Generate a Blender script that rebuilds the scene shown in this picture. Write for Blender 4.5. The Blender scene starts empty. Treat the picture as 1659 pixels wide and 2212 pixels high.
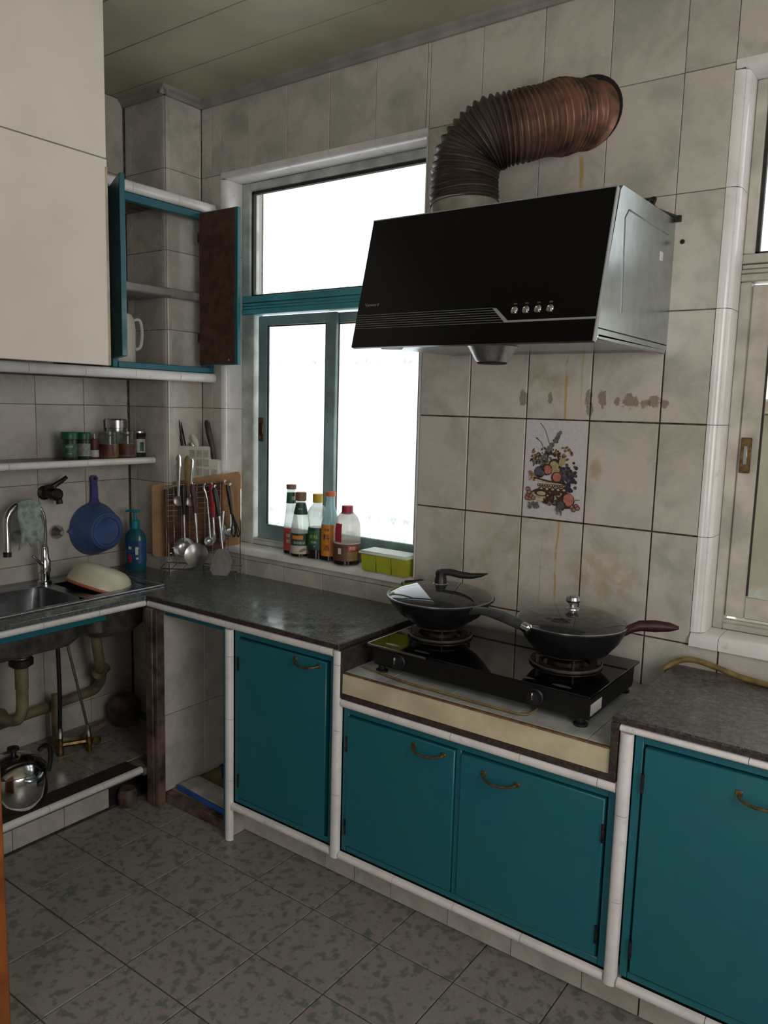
import bpy, bmesh, math, random
from mathutils import Matrix, Vector, Euler
random.seed(7)
S = bpy.context.scene
COL = S.collection
PI = math.pi

# ------------------------------------------------------------------ camera
cam_d = bpy.data.cameras.new('camera'); cam = bpy.data.objects.new('camera', cam_d); COL.objects.link(cam)
CP = (1.39204, -2.40696, 1.60900); YAW, PITCH, ROLL = 0.62786, 0.13408, 0.02661
fw = Vector((-math.sin(YAW)*math.cos(PITCH), math.cos(YAW)*math.cos(PITCH), -math.sin(PITCH)))
rt = Vector((math.cos(YAW), math.sin(YAW), 0)); up = rt.cross(fw)
r2 = math.cos(ROLL)*rt + math.sin(ROLL)*up; u2 = -math.sin(ROLL)*rt + math.cos(ROLL)*up
mw = Matrix((r2, u2, -fw)).transposed().to_4x4(); mw.translation = CP
cam.matrix_world = mw
cam_d.sensor_fit = 'VERTICAL'; cam_d.sensor_height = 36.0; cam_d.lens = 1693.785/2212*36.0; cam_d.clip_start = 0.02
S.camera = cam
# ------------------------------------------------------------------ sky, daylight, exposure
w = bpy.data.worlds.new('overcast_sky'); S.world = w; w.use_nodes = True
bg = w.node_tree.nodes['Background']; bg.inputs[0].default_value = (0.97, 0.98, 0.97, 1); bg.inputs[1].default_value = 2.25
S.view_settings.view_transform = 'Standard'; S.view_settings.look = 'None'
S.view_settings.exposure = -0.27; S.view_settings.gamma = 1.0; S.view_settings.use_curve_mapping = False

def area(name, loc, rot, sx, sy, power, color):
    l = bpy.data.lights.new(name, 'AREA'); l.shape = 'RECTANGLE'; l.size = sx; l.size_y = sy
    l.energy = power; l.color = color
    o = bpy.data.objects.new(name, l); COL.objects.link(o); o.location = loc; o.rotation_euler = rot
    return o
# daylight that comes in by the door and window behind the camera (outside the frame)
area('doorway_daylight', (1.35, -3.62, 1.30), (PI/2, 0, 0), 0.9, 1.9, 6.5, (1.0, 0.86, 0.68))
area('side_window_daylight', (2.42, -1.7, 1.75), (0, PI/2, 0), 1.3, 0.9, 23.0, (1.0, 0.93, 0.84))

# ------------------------------------------------------------------ helpers
def lin(h):
    f = lambda c: c/12.92 if c <= .04045 else ((c+.055)/1.055)**2.4
    return tuple(f(int(h[i:i+2], 16)/255) for i in (0, 2, 4))

class G:
    def __init__(s): s.v = []; s.f = []; s.m = []; s.cm = 0
    def add(s, vs, fs, M=None):
        b = len(s.v)
        s.v += [tuple(M @ Vector(p)) if M else tuple(p) for p in vs]
        s.f += [tuple(i+b for i in q) for q in fs]; s.m += [s.cm]*len(fs); return s
    def box(s, x0, x1, y0, y1, z0, z1, c=0.0, M=None):
        if c <= 0:
            vs = [(x, y, z) for x in (x0, x1) for y in (y0, y1) for z in (z0, z1)]
            return s.add(vs, [(0,1,3,2),(4,6,7,5),(0,4,5,1),(2,3,7,6),(0,2,6,4),(1,5,7,3)], M)
        c = min(c, .49*(x1-x0), .49*(y1-y0), .49*(z1-z0))
        vs = []; idx = {}
        for i, X in enumerate((x0, x1)):
            for j, Y in enumerate((y0, y1)):
                for k, Z in enumerate((z0, z1)):
                    cx = c if i == 0 else -c; cy = c if j == 0 else -c; cz = c if k == 0 else -c
                    idx[i,j,k] = len(vs); vs += [(X, Y+cy, Z+cz), (X+cx, Y, Z+cz), (X+cx, Y+cy, Z)]
        I = lambda i,j,k,a: idx[i,j,k]+a
        fs = []
        for i in (0,1):
            fs.append((I(i,0,0,0), I(i,1,0,0), I(i,1,1,0), I(i,0,1,0)))
            fs.append((I(0,i,0,1), I(1,i,0,1), I(1,i,1,1), I(0,i,1,1)))
            fs.append((I(0,0,i,2), I(1,0,i,2), I(1,1,i,2), I(0,1,i,2)))
            for j in (0,1):
                fs.append((I(i,j,0,0), I(i,j,1,0), I(i,j,1,1), I(i,j,0,1)))
                fs.append((I(i,0,j,0), I(i,1,j,0), I(i,1,j,2), I(i,0,j,2)))
                fs.append((I(0,i,j,1), I(1,i,j,1), I(1,i,j,2), I(0,i,j,2)))
                for k in (0,1): fs.append((I(i,j,k,0), I(i,j,k,1), I(i,j,k,2)))
        return s.add(vs, fs, M)
    def lathe(s, prof, n=24, M=None, sx=1, sy=1):
        vs = []; fs = []; rows = []
        for r, z in prof:
            if r < 1e-6: rows.append([len(vs)]); vs.append((0, 0, z))
            else:
                rows.append(list(range(len(vs), len(vs)+n)))
                vs += [(r*sx*math.cos(2*PI*i/n), r*sy*math.sin(2*PI*i/n), z) for i in range(n)]
        for a, b in zip(rows, rows[1:]):
            for i in range(n):
                j = (i+1) % n
                if len(a) == 1 and len(b) == 1: continue
                if len(a) == 1: fs.append((a[0], b[i], b[j]))
                elif len(b) == 1: fs.append((a[i], a[j], b[0]))
                else: fs.append((a[i], a[j], b[j], b[i]))
        return s.add(vs, fs, M)
    def tube(s, pts, r, n=8, closed=False, M=None, ry=None, caps=True):
        P = [Vector(p) for p in pts]; N = len(P); rr = r if isinstance(r, (list, tuple)) else [r]*N
        vs = []; fs = []; nrm = None
        for i in range(N):
            a = P[i-1] if (i > 0 or closed) else P[i]; b = P[(i+1) % N] if (i < N-1 or closed) else P[i]
            t = (b-a).normalized() if (b-a).length > 1e-9 else Vector((0,0,1))
            if nrm is None:
                nrm = Vector((0,0,1)) if abs(t.z) < .9 else Vector((1,0,0))
            nrm = (nrm - t*nrm.dot(t)).normalized(); bn = t.cross(nrm)
            for k in range(n):
                a_ = 2*PI*k/n
                vs.append(P[i] + nrm*(rr[i]*math.cos(a_)) + bn*((rr[i] if ry is None else ry)*math.sin(a_)))
        for i in range(N if closed else N-1):
            for k in range(n):
                k2 = (k+1) % n; i2 = (i+1) % N
                fs.append((i*n+k, i*n+k2, i2*n+k2, i2*n+k))
        if caps and not closed: fs += [tuple(range(n)), tuple((N-1)*n+k for k in range(n))]
        return s.add(vs, fs, M)
    def prism(s, poly, axis, a0, a1, M=None):
        n = len(poly); mp = {'x': lambda p, a: (a, p[0], p[1]), 'y': lambda p, a: (p[0], a, p[1]), 'z': lambda p, a: (p[0], p[1], a)}[axis]
        vs = [mp(p, a0) for p in poly] + [mp(p, a1) for p in poly]
        fs = [tuple(range(n)), tuple(range(n, 2*n))] + [(i, (i+1) % n, n+(i+1) % n, n+i) for i in range(n)]
        return s.add(vs, fs, M)
    def sphere(s, c, r, n=12, m=8, sx=1, sy=1, sz=1):
        return s.lathe([(r*math.sin(PI*i/m), -r*math.cos(PI*i/m)) for i in range(m+1)], n,
                       Matrix.Translation(c) @ Matrix.Diagonal((sx, sy, sz, 1)))
    def disc(s, cx, cz, r, y, n=14, rz=None, rot=0):
        rz = r if rz is None else rz
        return s.add([(cx+r*math.cos(2*PI*i/n)*math.cos(rot)-rz*math.sin(2*PI*i/n)*math.sin(rot), y,
                       cz+r*math.cos(2*PI*i/n)*math.sin(rot)+rz*math.sin(2*PI*i/n)*math.cos(rot)) for i in range(n)], [tuple(range(n))])

def mesh_of(name, g, mats, angle=38):
    me = bpy.data.meshes.new(name); me.from_pydata(g.v, [], g.f)
    for m in (mats if isinstance(mats, (list, tuple)) else [mats]): me.materials.append(m)
    if any(g.m): me.polygons.foreach_set('material_index', g.m)
    bm = bmesh.new(); bm.from_mesh(me); bmesh.ops.recalc_face_normals(bm, faces=bm.faces); bm.to_mesh(me); bm.free()
    me.polygons.foreach_set('use_smooth', [True]*len(me.polygons))
    me.set_sharp_from_angle(angle=math.radians(angle)); me.update()
    return me
def root_of(o):
    while o.parent: o = o.parent
    return o
def rmat(o): return Matrix.Translation(o.location) @ o.rotation_euler.to_matrix().to_4x4()
def part(name, g, m, parent=None, local=False, angle=38, kind=None):
    if parent is not None and not local:
        inv = rmat(root_of(parent)).inverted(); g.v = [tuple(inv @ Vector(p)) for p in g.v]
    o = bpy.data.objects.new(name, mesh_of(name, g, m, angle)); COL.objects.link(o)
    if parent is not None: o.parent = parent
    if kind: o['kind'] = kind
    return o
def tag(o, label, cat, group=None):
    o['label'] = label; o['category'] = cat
    if group: o['group'] = group
    return o
def thing(name, label, cat, loc=(0,0,0), rot=(0,0,0), group=None):
    o = bpy.data.objects.new(name, None); COL.objects.link(o); o.location = loc; o.rotation_euler = rot
    o.empty_display_size = .05
    return tag(o, label, cat, group)
def single(name, g, m, label, cat, loc=(0,0,0), rot=(0,0,0), group=None, angle=38, local=True):
    if not local:
        inv = (Matrix.Translation(loc) @ Euler(rot).to_matrix().to_4x4()).inverted(); g.v = [tuple(inv @ Vector(p)) for p in g.v]
    o = part(name, g, m, angle=angle); o.location = loc; o.rotation_euler = rot
    return tag(o, label, cat, group)
def struct(name, g, m, angle=38):
    o = part(name, g, m, angle=angle); o['kind'] = 'structure'; return o
def dup(root, loc, rot, label, group=None):
    r = root.copy(); COL.objects.link(r); r.location = loc; r.rotation_euler = rot; tag(r, label, root['category'], group)
    for ch in list(root.children):
        c = ch.copy(); COL.objects.link(c); c.parent = r
        for gch in list(ch.children):
            d = gch.copy(); COL.objects.link(d); d.parent = c
    return r
def T(x, y, z): return Matrix.Translation((x, y, z))
def RX(a): return Matrix.Rotation(a, 4, 'X')
def RY(a): return Matrix.Rotation(a, 4, 'Y')
def RZ(a): return Matrix.Rotation(a, 4, 'Z')
def smooth(pts, k=6):
    P = [Vector(p) for p in pts]; out = []
    for i in range(len(P)-1):
        p0 = P[max(i-1, 0)]; p1 = P[i]; p2 = P[i+1]; p3 = P[min(i+2, len(P)-1)]
        for j in range(k):
            t = j/k
            out.append(.5*((2*p1)+(p2-p0)*t+(2*p0-5*p1+4*p2-p3)*t*t+(3*p1-p0-3*p2+p3)*t**3))
    out.append(P[-1]); return out

# ------------------------------------------------------------------ materials
class N:
    def __init__(s, name):
        s.m = bpy.data.materials.new(name); s.m.use_nodes = True; s.t = s.m.node_tree; s.p = s.t.nodes['Principled BSDF']
        s.out = s.t.nodes['Material Output']; s.pos = None
    def n(s, ty, **k):
        o = s.t.nodes.new(ty)
        for a, b in k.items(): setattr(o, a, b)
        return o
    def l(s, a, b): s.t.links.new(a, b)
    def put(s, sock, v):
        if isinstance(v, (int, float)): sock.default_value = v
        elif isinstance(v, tuple): sock.default_value = (*v, 1) if len(v) == 3 and sock.type == 'RGBA' else v
        else: s.l(v, sock)
    def position(s):
        if s.pos is None: s.pos = s.n('ShaderNodeNewGeometry').outputs['Position']
        return s.pos
    def xyz(s):
        if not hasattr(s, '_x'):
            x = s.n('ShaderNodeSeparateXYZ'); s.l(s.position(), x.inputs[0]); s._x = x.outputs
        return s._x
    def objpos(s):
        return s.n('ShaderNodeTexCoord').outputs['Object']
    def rand(s): return s.n('ShaderNodeObjectInfo').outputs['Random']
    def math(s, op, a, b=0.0, c=None):
        o = s.n('ShaderNodeMath', operation=op); s.put(o.inputs[0], a); s.put(o.inputs[1], b)
        if c is not None: s.put(o.inputs[2], c)
        return o.outputs[0]
    def noise(s, scale, detail=3, rough=.55, vec=None, dist=0.0, w=None):
        o = s.n('ShaderNodeTexNoise'); o.inputs['Scale'].default_value = scale; o.inputs['Detail'].default_value = detail
        o.inputs['Roughness'].default_value = rough; o.inputs['Distortion'].default_value = dist
        if w is not None: o.noise_dimensions = '4D'; s.put(o.inputs['W'], w)
        s.l(vec or s.position(), o.inputs['Vector']); return o.outputs['Fac']
    def ramp(s, f, a, b, lo=0.0, hi=1.0):
        o = s.n('ShaderNodeMapRange', interpolation_type='SMOOTHSTEP'); s.put(o.inputs[0], f)
        for i, v in enumerate((a, b, lo, hi)): o.inputs[i+1].default_value = v
        return o.outputs[0]
    def mix(s, f, a, b):
        o = s.n('ShaderNodeMix', data_type='RGBA'); s.put(o.inputs[0], f); s.put(o.inputs[6], a); s.put(o.inputs[7], b); return o.outputs[2]
    def bump(s, h, strength=.3, dist=.002):
        o = s.n('ShaderNodeBump'); o.inputs['Strength'].default_value = strength; o.inputs['Distance'].default_value = dist
        s.l(h, o.inputs['Height']); s.l(o.outputs[0], s.p.inputs['Normal'])
    def set(s, col=None, rough=None, metal=None, spec=None):
        if col is not None: s.put(s.p.inputs['Base Color'], col)
        if rough is not None: s.put(s.p.inputs['Roughness'], rough)
        if metal is not None: s.put(s.p.inputs['Metallic'], metal)
        if spec is not None: s.put(s.p.inputs['Specular IOR Level'], spec)
        return s.m

def pm(name, col, rough=.5, metal=0.0, vary=.15, scale=20, bump=0, spec=None):
    a = N(name); f = a.noise(scale, 4)
    c2 = tuple(max(0, c*(1-vary*2)) for c in col); c1 = tuple(min(1, c*(1+vary)) for c in col)
    a.set(a.mix(a.ramp(f, .3, .7), c2, c1), rough, metal, spec)
    if bump: a.bump(a.noise(scale*6, 3), bump)
    return a.m

WHITE = (.60, .585, .565)
def tile_mat(name, stains):
    a = N(name); r = a.math('MULTIPLY', a.rand(), 40.0)
    cl = a.noise(5.5, 5, .62, dist=.6, w=r); fine = a.noise(60, 3)
    c = a.mix(a.ramp(cl, .42, .68), (.575, .535, .490), (.385, .385, .345))
    c = a.mix(a.math('MULTIPLY', a.ramp(a.noise(2.2, 3, w=r), .45, .7), .35), c, (.60, .535, .490))
    c = a.mix(a.math('MULTIPLY', a.ramp(fine, .45, .7), .12), c, (.42, .40, .37))
    c = a.mix(a.math('MULTIPLY', a.ramp(a.noise(1.7, 3), .52, .75), .30), c, (.42, .36, .25))
    rough = .17
    if stains:
        X, Y, Z = a.xyz()[0], a.xyz()[1], a.xyz()[2]
        # brown grease splashes in a row above the painted tile
        nz = a.noise(42, 3, .6)
        for x0, zc, rx, rz in ((.206, 1.65, .013, .026), (.305, 1.649, .009, .016), (.432, 1.652, .011, .024), (.440, 1.615, .012, .018), (.478, 1.650, .013, .030), (.528, 1.643, .010, .013), (.566, 1.644, .026, .022), (.612, 1.640, .014, .014), (.640, 1.643, .017, .018), (.670, 1.637, .014, .012)):
            dx_ = a.math('DIVIDE', a.math('SUBTRACT', X, x0), rx); dz_ = a.math('DIVIDE', a.math('SUBTRACT', Z, zc), rz)
            d = a.math('ADD', a.math('MULTIPLY', dx_, dx_), a.math('MULTIPLY', dz_, dz_))
            ml = a.ramp(a.math('ADD', d, a.math('MULTIPLY', a.math('SUBTRACT', nz, .5), 5.0)), 1.35, .7)
            c = a.mix(a.math('MULTIPLY', ml, .72), c, (.17, .125, .09))
        # yellow grease runs
        wob = a.math('MULTIPLY', a.math('SUBTRACT', a.noise(6, 2), .5), .03)
        for x0, wd, z0, z1, k in ((.356, .006, .95, 1.80, .8), (.366, .011, 2.16, 2.42, .85), (.300, .004, .93, 1.2, .5), (.41, .004, 1.6, 1.9, .5)):
            d = a.math('ABSOLUTE', a.math('SUBTRACT', a.math('ADD', X, wob), x0))
            ml = a.math('MULTIPLY', a.ramp(d, wd, wd*.3), a.math('MULTIPLY', a.ramp(Z, z0, z0+.06), a.ramp(Z, z1, z1-.05)))
            ml = a.math('MULTIPLY', ml, a.ramp(a.noise(14, 2), .3, .5))
            c = a.mix(a.math('MULTIPLY', ml, k), c, (.42, .31, .07))
        # greasy yellow-brown patches
        for x0, zc, rx, rz, k in ((.47, 1.42, .022, .045, .6), (.52, 1.09, .13, .10, .45), (.26, 1.72, .05, .05, .45), (.10, 1.15, .05, .2, .25), (.20, 1.10, .04, .16, .3), (.32, 1.7, .05, .04, .4)):
            dx = a.math('DIVIDE', a.math('SUBTRACT', X, x0), rx); dz = a.math('DIVIDE', a.math('SUBTRACT', Z, zc), rz)
            d = a.math('ADD', a.math('MULTIPLY', dx, dx), a.math('MULTIPLY', dz, dz))
            ml = a.math('MULTIPLY', a.ramp(d, 1.3, .2), a.ramp(a.noise(22, 4), .36, .6))
            c = a.mix(a.math('MULTIPLY', ml, k), c, (.36, .27, .09))
    a.set(c, a.ramp(a.noise(9, 3), .3, .7, rough, rough+.16), 0)
    a.bump(a.noise(7, 2), .12, .004)
    return a.m
M_tile = tile_mat('glazed_wall_tile', False)
M_tile_s = tile_mat('glazed_wall_tile_greasy', True)
def grout_mat():
    a = N('mouldy_grout'); X, Z = a.xyz()[0], a.xyz()[2]
    near = a.math('MULTIPLY', a.ramp(X, -.35, -.1), a.ramp(Z, 1.95, 1.6))
    c = a.mix(a.ramp(a.noise(30, 4), .35, .65), (.17, .145, .12), (.08, .062, .05))
    c = a.mix(near, c, a.mix(a.ramp(a.noise(45, 4), .35, .6), (.10, .065, .04), (.025, .016, .011)))
    return a.set(c, .9)
M_grout = grout_mat()
def white_trim():
    a = N('white_bullnose_glaze'); c = a.mix(a.ramp(a.noise(9, 4), .4, .75), (.80, .775, .78), (.66, .64, .635))
    c = a.mix(a.math('MULTIPLY', a.ramp(a.noise(40, 4), .6, .8), .4), c, (.35, .28, .2))
    a.set(c, .16); return a.m
M_trim = white_trim()
def floor_mat():
    a = N('speckled_floor_tile'); r = a.math('MULTIPLY', a.rand(), 30.0)
    v = a.position()
    g = a.ramp(a.noise(34, 2, .55, w=r), .50, .63); p = a.ramp(a.noise(24, 3, .6, w=a.math('ADD', r, 9.0)), .48, .62)
    c = a.mix(a.math('MULTIPLY', p, .6), (.300, .280, .260), (.295, .225, .212))
    c = a.mix(a.math('MULTIPLY', g, .8), c, (.115, .145, .118))
    c = a.mix(a.math('MULTIPLY', a.ramp(a.noise(150, 2), .4, .7), .3), c, (.18, .17, .155))
    a.set(c, a.ramp(a.noise(8, 3), .3, .7, .28, .5)); return a.m
M_floor = floor_mat()
def granite(name, c0, c1, c2, rough):
    a = N(name); n1 = a.noise(160, 3, .7); n2 = a.noise(70, 4, .7)
    c = a.mix(a.ramp(n2, .38, .62), c0, c1); c = a.mix(a.ramp(n1, .60, .68), c, c2)
    c = a.mix(a.ramp(a.noise(210, 2), .62, .7), c, (.012, .012, .012))
    a.set(c, a.ramp(a.noise(14, 4), .35, .7, rough, rough+.18), 0); return a.m
M_gran = granite('dark_green_granite', (.060, .070, .068), (.125, .145, .14), (.30, .34, .33), .13)
M_gran2 = granite('dark_brown_granite', (.04, .036, .036), (.12, .105, .105), (.26, .23, .23), .24)
M_granedge = granite('rough_granite_edge', (.016, .012, .011), (.05, .035, .03), (.10, .07, .06), .6)
def teal():
    a = N('teal_gloss_paint'); Z = a.xyz()[2]
    c = a.mix(a.ramp(a.noise(3, 3), .35, .65), (.008, .125, .175), (.010, .132, .155))
    c = a.mix(a.math('MULTIPLY', a.ramp(a.noise(12, 4), .62, .8), .35), c, (.03, .10, .08))
    a.set(c, a.ramp(a.noise(20, 3), .3, .7, .33, .5)); a.bump(a.noise(40, 3), .12, .002); return a.m
M_teal = teal()
M_teal_win = pm('weathered_teal_paint', (.10, .42, .50), .4, 0, .12, 8)
M_win_pale = pm('aged_pale_window_paint', (.54, .58, .53), .45, 0, .16, 10)
M_sash = pm('grey_teal_sash_paint', (.27, .41, .43), .4, 0, .16, 6)
M_win2 = pm('yellowed_white_window_paint', (.52, .49, .43), .45, 0, .14, 9)
M_black_bead = pm('dirty_glazing_bead', (.03, .025, .02), .7)
M_rust = pm('rusty_brown_wood', (.12, .05, .025), .8, 0, .3, 40)
M_brown_board = pm('brown_hardboard', (.085, .042, .024), .7, 0, .2, 30)
M_pale_lam = pm('pale_laminate', (.84, .775, .72), .42, 0, .04, 3)
M_cream = pm('cream_edge_band', (.50, .42, .30), .5, 0, .12, 14)
M_ceil = pm('yellowed_ceiling_panel', (.42, .405, .30), .45, 0, .08, 3)
M_cornice = pm('grey_cornice', (.32, .30, .29), .5, 0, .1, 9)
M_beige = pm('beige_riser_tile', (.60, .53, .37), .35, 0, .09, 9)
M_deck = pm('pale_deck_tile', (.44, .46, .45), .3, 0, .14, 12)
M_brownedge = pm('brown_grime_edge', (.16, .085, .04), .7, 0, .25, 40)
M_dirtywood = pm('dirty_brown_post', (.13, .085, .068), .6, 0, .4, 14)
M_yellowfloor = pm('yellow_stained_slab', (.33, .25, .12), .6, 0, .25, 10)
M_steel = pm('brushed_steel', (.55, .56, .57), .28, 1.0, .08, 60)
M_chrome = pm('chrome', (.72, .72, .72), .12, 1.0, .06, 20)
M_hoodsteel = pm('hood_side_steel', (.44, .49, .50), .27, 1.0, .05, 25)
M_sink = pm('dull_sink_steel', (.30, .31, .33), .30, 1.0, .15, 18)
M_sinkdark = pm('grimy_sink_underside', (.16, .15, .14), .5, .6, .25, 18)
def blackglass(name, col, rough):
    a = N(name); a.set(col, rough, 0, .5); return a.m
M_hoodglass = blackglass('black_hood_glass', (.0022, .0018, .0026), .22); M_hoodglass.node_tree.nodes['Principled BSDF'].inputs['Specular IOR Level'].default_value = .22
M_stoveglass = blackglass('black_stove_glass', (.003, .003, .003), .05)
M_black = pm('black_enamel', (.0045, .0045, .005), .4, 0, .2, 40)
M_blackpl = pm('black_plastic', (.012, .012, .013), .38, 0, .2, 40)
M_nonstick = pm('nonstick_coating', (.010, .0095, .012), .34, 0, .2, 30)
M_greyhandle = pm('grey_pan_handle', (.07, .075, .078), .35, 0, .2, 30)
M_maroon = pm('maroon_pan_handle', (.045, .012, .014), .4, 0, .2, 30)
M_grate = pm('burnt_cast_iron', (.035, .022, .018), .6, .4, .4, 40)
def duct_mat():
    a = N('greasy_foil_duct'); X = a.xyz()[0]
    c = a.mix(a.ramp(X, .20, .40), (.085, .062, .052), (.25, .12, .085))
    c = a.mix(a.ramp(a.noise(16, 4), .4, .7), c, (.06, .045, .04))
    a.set(c, a.ramp(a.noise(30, 3), .3, .7, .3, .6), .35); a.bump(a.noise(60, 3), .25, .003); return a.m
M_duct = duct_mat()
M_collar = pm('grey_duct_collar', (.24, .23, .19), .5, 0, .15, 20)
M_dark = pm('dark_void', (.012, .010, .009), .9)
M_lightgrey = pm('silver_print', (.30, .31, .32), .4, .3, .05, 20)
M_brass = pm('tarnished_brass', (.20, .13, .055), .42, .8, .3, 50)
M_label_w = pm('white_sticker', (.6, .6, .58), .5, 0, .08, 40)
M_pvc = pm('yellowed_pvc_pipe', (.22, .175, .11), .5, 0, .22, 14)
M_hose_b = pm('black_rubber_hose', (.012, .011, .010), .5)
M_hose_g = pm('grey_braided_hose', (.16, .16, .16), .4, .5, .2, 120)
M_gas = pm('yellow_gas_hose', (.21, .15, .05), .45, 0, .2, 25)
M_orange = pm('orange_varnished_wood', (.30, .085, .02), .4, 0, .2, 8)
M_wood = pm('chopping_board_wood', (.46, .27, .13), .55, 0, .14, 7)
M_wood2 = pm('dark_chopping_board_wood', (.14, .062, .030), .6, 0, .25, 9)
M_woodh = pm('orange_wood_handle', (.32, .12, .04), .5, 0, .2, 14)
M_ochre = pm('ochre_wood_handle', (.28, .19, .07), .5, 0, .2, 14)
M_chop = pm('dark_red_chopsticks', (.055, .018, .016), .5, 0, .25, 30)
M_red = pm('red_plastic', (.42, .015, .025), .4, 0, .1, 20)
M_whitepl = pm('off_white_plastic', (.62, .60, .53), .4, 0, .06, 12)
M_slot = pm('caddy_slot_shadow_grey', (.40, .39, .35), .5, 0, .08, 40)
M_blue = pm('blue_scoop_plastic', (.060, .115, .29), .42, 0, .14, 12)
M_purple = pm('violet_blue_handle_plastic', (.075, .07, .27), .42, 0, .14, 12)
M_cloth = pm('grey_green_cloth', (.30, .38, .35), .95, 0, .2, 40, .4)
M_rusttap = pm('rusty_dark_tap', (.045, .033, .028), .5, .7, .4, 60)
M_bowl = pm('cream_enamel_basin', (.68, .66, .50), .35, 0, .06, 6)
M_bowlrim = pm('orange_red_rim', (.48, .13, .075), .4, 0, .1, 12)
M_green = pm('green_jar_lid', (.008, .10, .045), .4, 0, .12, 20)
M_jardark = pm('dark_spice_fill', (.035, .045, .03), .25, 0, .3, 60)
M_greenlab = pm('green_jar_label', (.03, .12, .045), .5, 0, .25, 40)
M_greylab = pm('grey_jar_label', (.25, .26, .24), .5, 0, .2, 50)
M_brownlab = pm('red_brown_jar_label', (.095, .022, .016), .5, 0, .25, 40)
M_orangefill = pm('orange_brown_jar_fill', (.36, .19, .075), .4, 0, .2, 40)
M_yelbox = pm('yellow_green_plastic', (.42, .44, .035), .45, 0, .08, 14)
M_lidpale = pm('pale_lid_plastic', (.70, .78, .66), .4, 0, .05, 14)
M_soy = pm('dark_soy_sauce', (.012, .006, .005), .15)
M_cap_br = pm('brown_bottle_cap', (.22, .115, .07), .45, 0, .1, 30)
M_cap_ye = pm('yellow_bottle_cap', (.62, .40, .03), .4, 0, .08, 30)
M_cap_or = pm('orange_bottle_cap', (.72, .17, .06), .4, 0, .08, 30)
M_cap_cr = pm('crimson_bottle_cap', (.36, .02, .045), .4, 0, .08, 30)
M_lab_dg = pm('dark_green_label', (.018, .065, .035), .45, 0, .12, 30)
M_lab_g = pm('green_neck_label', (.012, .13, .045), .45, 0, .12, 30)
M_lab_r = pm('red_label', (.50, .06, .055), .45, 0, .12, 30)
M_lab_w = pm('pale_label', (.52, .50, .44), .45, 0, .1, 30)
M_lab_o = pm('orange_label', (.66, .23, .028), .45, 0, .1, 30)
M_lab_b = pm('brown_label', (.13, .055, .028), .45, 0, .12, 30)
M_lab_k = pm('black_ink', (.02, .012, .008), .5)
M_ink_w = pm('white_ink', (.62, .62, .58), .5, 0, .03)
M_ink_y = pm('yellow_ink', (.50, .50, .08), .5, 0, .05)
M_ink_o = pm('orange_ink', (.62, .24, .04), .5, 0, .05)
M_board_w = pm('white_stained_board', (.64, .61, .56), .5, 0, .2, 9)
M_board_b = pm('blue_board_edge', (.02, .10, .42), .45, 0, .1, 12)
M_navy = pm('navy_plastic', (.012, .022, .12), .4, 0, .15, 12)
M_soap = pm('blue_soap_plastic', (.015, .115, .165), .25, 0, .15, 14)
M_soaplab = pm('blue_soap_label', (.02, .08, .24), .4, 0, .2, 30)
M_ext = pm('pale_outside_wall', (.62, .58, .50), .9, 0, .1, 3)
M_plaster = pm('room_plaster', (.42, .40, .37), .8, 0, .06, 4)

def clear(name, tint, gloss_rough=.03, haze=None, pw=4.0, f0=.045):
    """thin see-through pane: tinted transparency plus a Fresnel reflection, with dirt or frosting"""
    a = N(name); t = a.t; t.nodes.remove(a.p)
    tr = a.n('ShaderNodeBsdfTransparent'); tr.inputs[0].default_value = (*tint, 1)
    gl = a.n('ShaderNodeBsdfGlossy'); gl.inputs['Roughness'].default_value = gloss_rough
    lw = a.n('ShaderNodeLayerWeight'); lw.inputs[0].default_value = .5
    fr = a.math('MULTIPLY_ADD', a.math('POWER', lw.outputs['Facing'], pw), .9, f0)
    m1 = a.n('ShaderNodeMixShader'); a.l(fr, m1.inputs[0]); a.l(tr.outputs[0], m1.inputs[1]); a.l(gl.outputs[0], m1.inputs[2])
    last = m1.outputs[0]
    if haze:
        f, col = haze(a)
        df = a.n('ShaderNodeBsdfDiffuse'); df.inputs[0].default_value = (*col, 1)
        tl = a.n('ShaderNodeBsdfTranslucent'); tl.inputs[0].default_value = (*col, 1)
        ms = a.n('ShaderNodeMixShader'); ms.inputs[0].default_value = .5; a.l(df.outputs[0], ms.inputs[1]); a.l(tl.outputs[0], ms.inputs[2])
        m2 = a.n('ShaderNodeMixShader'); a.put(m2.inputs[0], f); a.l(last, m2.inputs[1]); a.l(ms.outputs[0], m2.inputs[2]); last = m2.outputs[0]
    a.l(last, a.out.inputs[0]); return a.m
def pane_haze(zs):
    def h(a):
        Z = a.xyz()[2]; n = a.ramp(a.noise(35, 4, .7), .35, .7); f = None
        for z0, wd in zs:
            d = a.math('ABSOLUTE', a.math('SUBTRACT', Z, z0)); m = a.math('MULTIPLY', a.ramp(d, wd, wd*.2), n)
            f = m if f is None else a.math('MAXIMUM', f, m)
        return a.math('MULTIPLY', f, .5), (.55, .62, .64)
    return h
M_pane_up = clear('dusty_upper_pane', (.97, .98, .98), .03, pane_haze([(2.077, .028)]))
M_pane = clear('patterned_lower_pane', (.95, .98, .99), .03, pane_haze([(1.785, .022), (1.15, .035), (1.075, .015)]))
M_pane2 = clear('mossy_side_pane', (.88, .88, .82), .03, pane_haze([(1.08, .03)]))
M_bottle = clear('clear_bottle_glass', (.86, .89, .87), .05, lambda a: (.34, (.85, .85, .80)))
M_bottle_b = clear('pale_blue_bottle_glass', (.62, .78, .82), .05, lambda a: (.42, (.62, .80, .82)))
M_bottle_c = clear('cloudy_bottle_plastic', (.82, .82, .78), .08, lambda a: (.42, (.85, .82, .76)))
M_jarglass = clear('clear_jar_plastic', (.70, .72, .66), .06, lambda a: (.2, (.5, .5, .42)))
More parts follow.
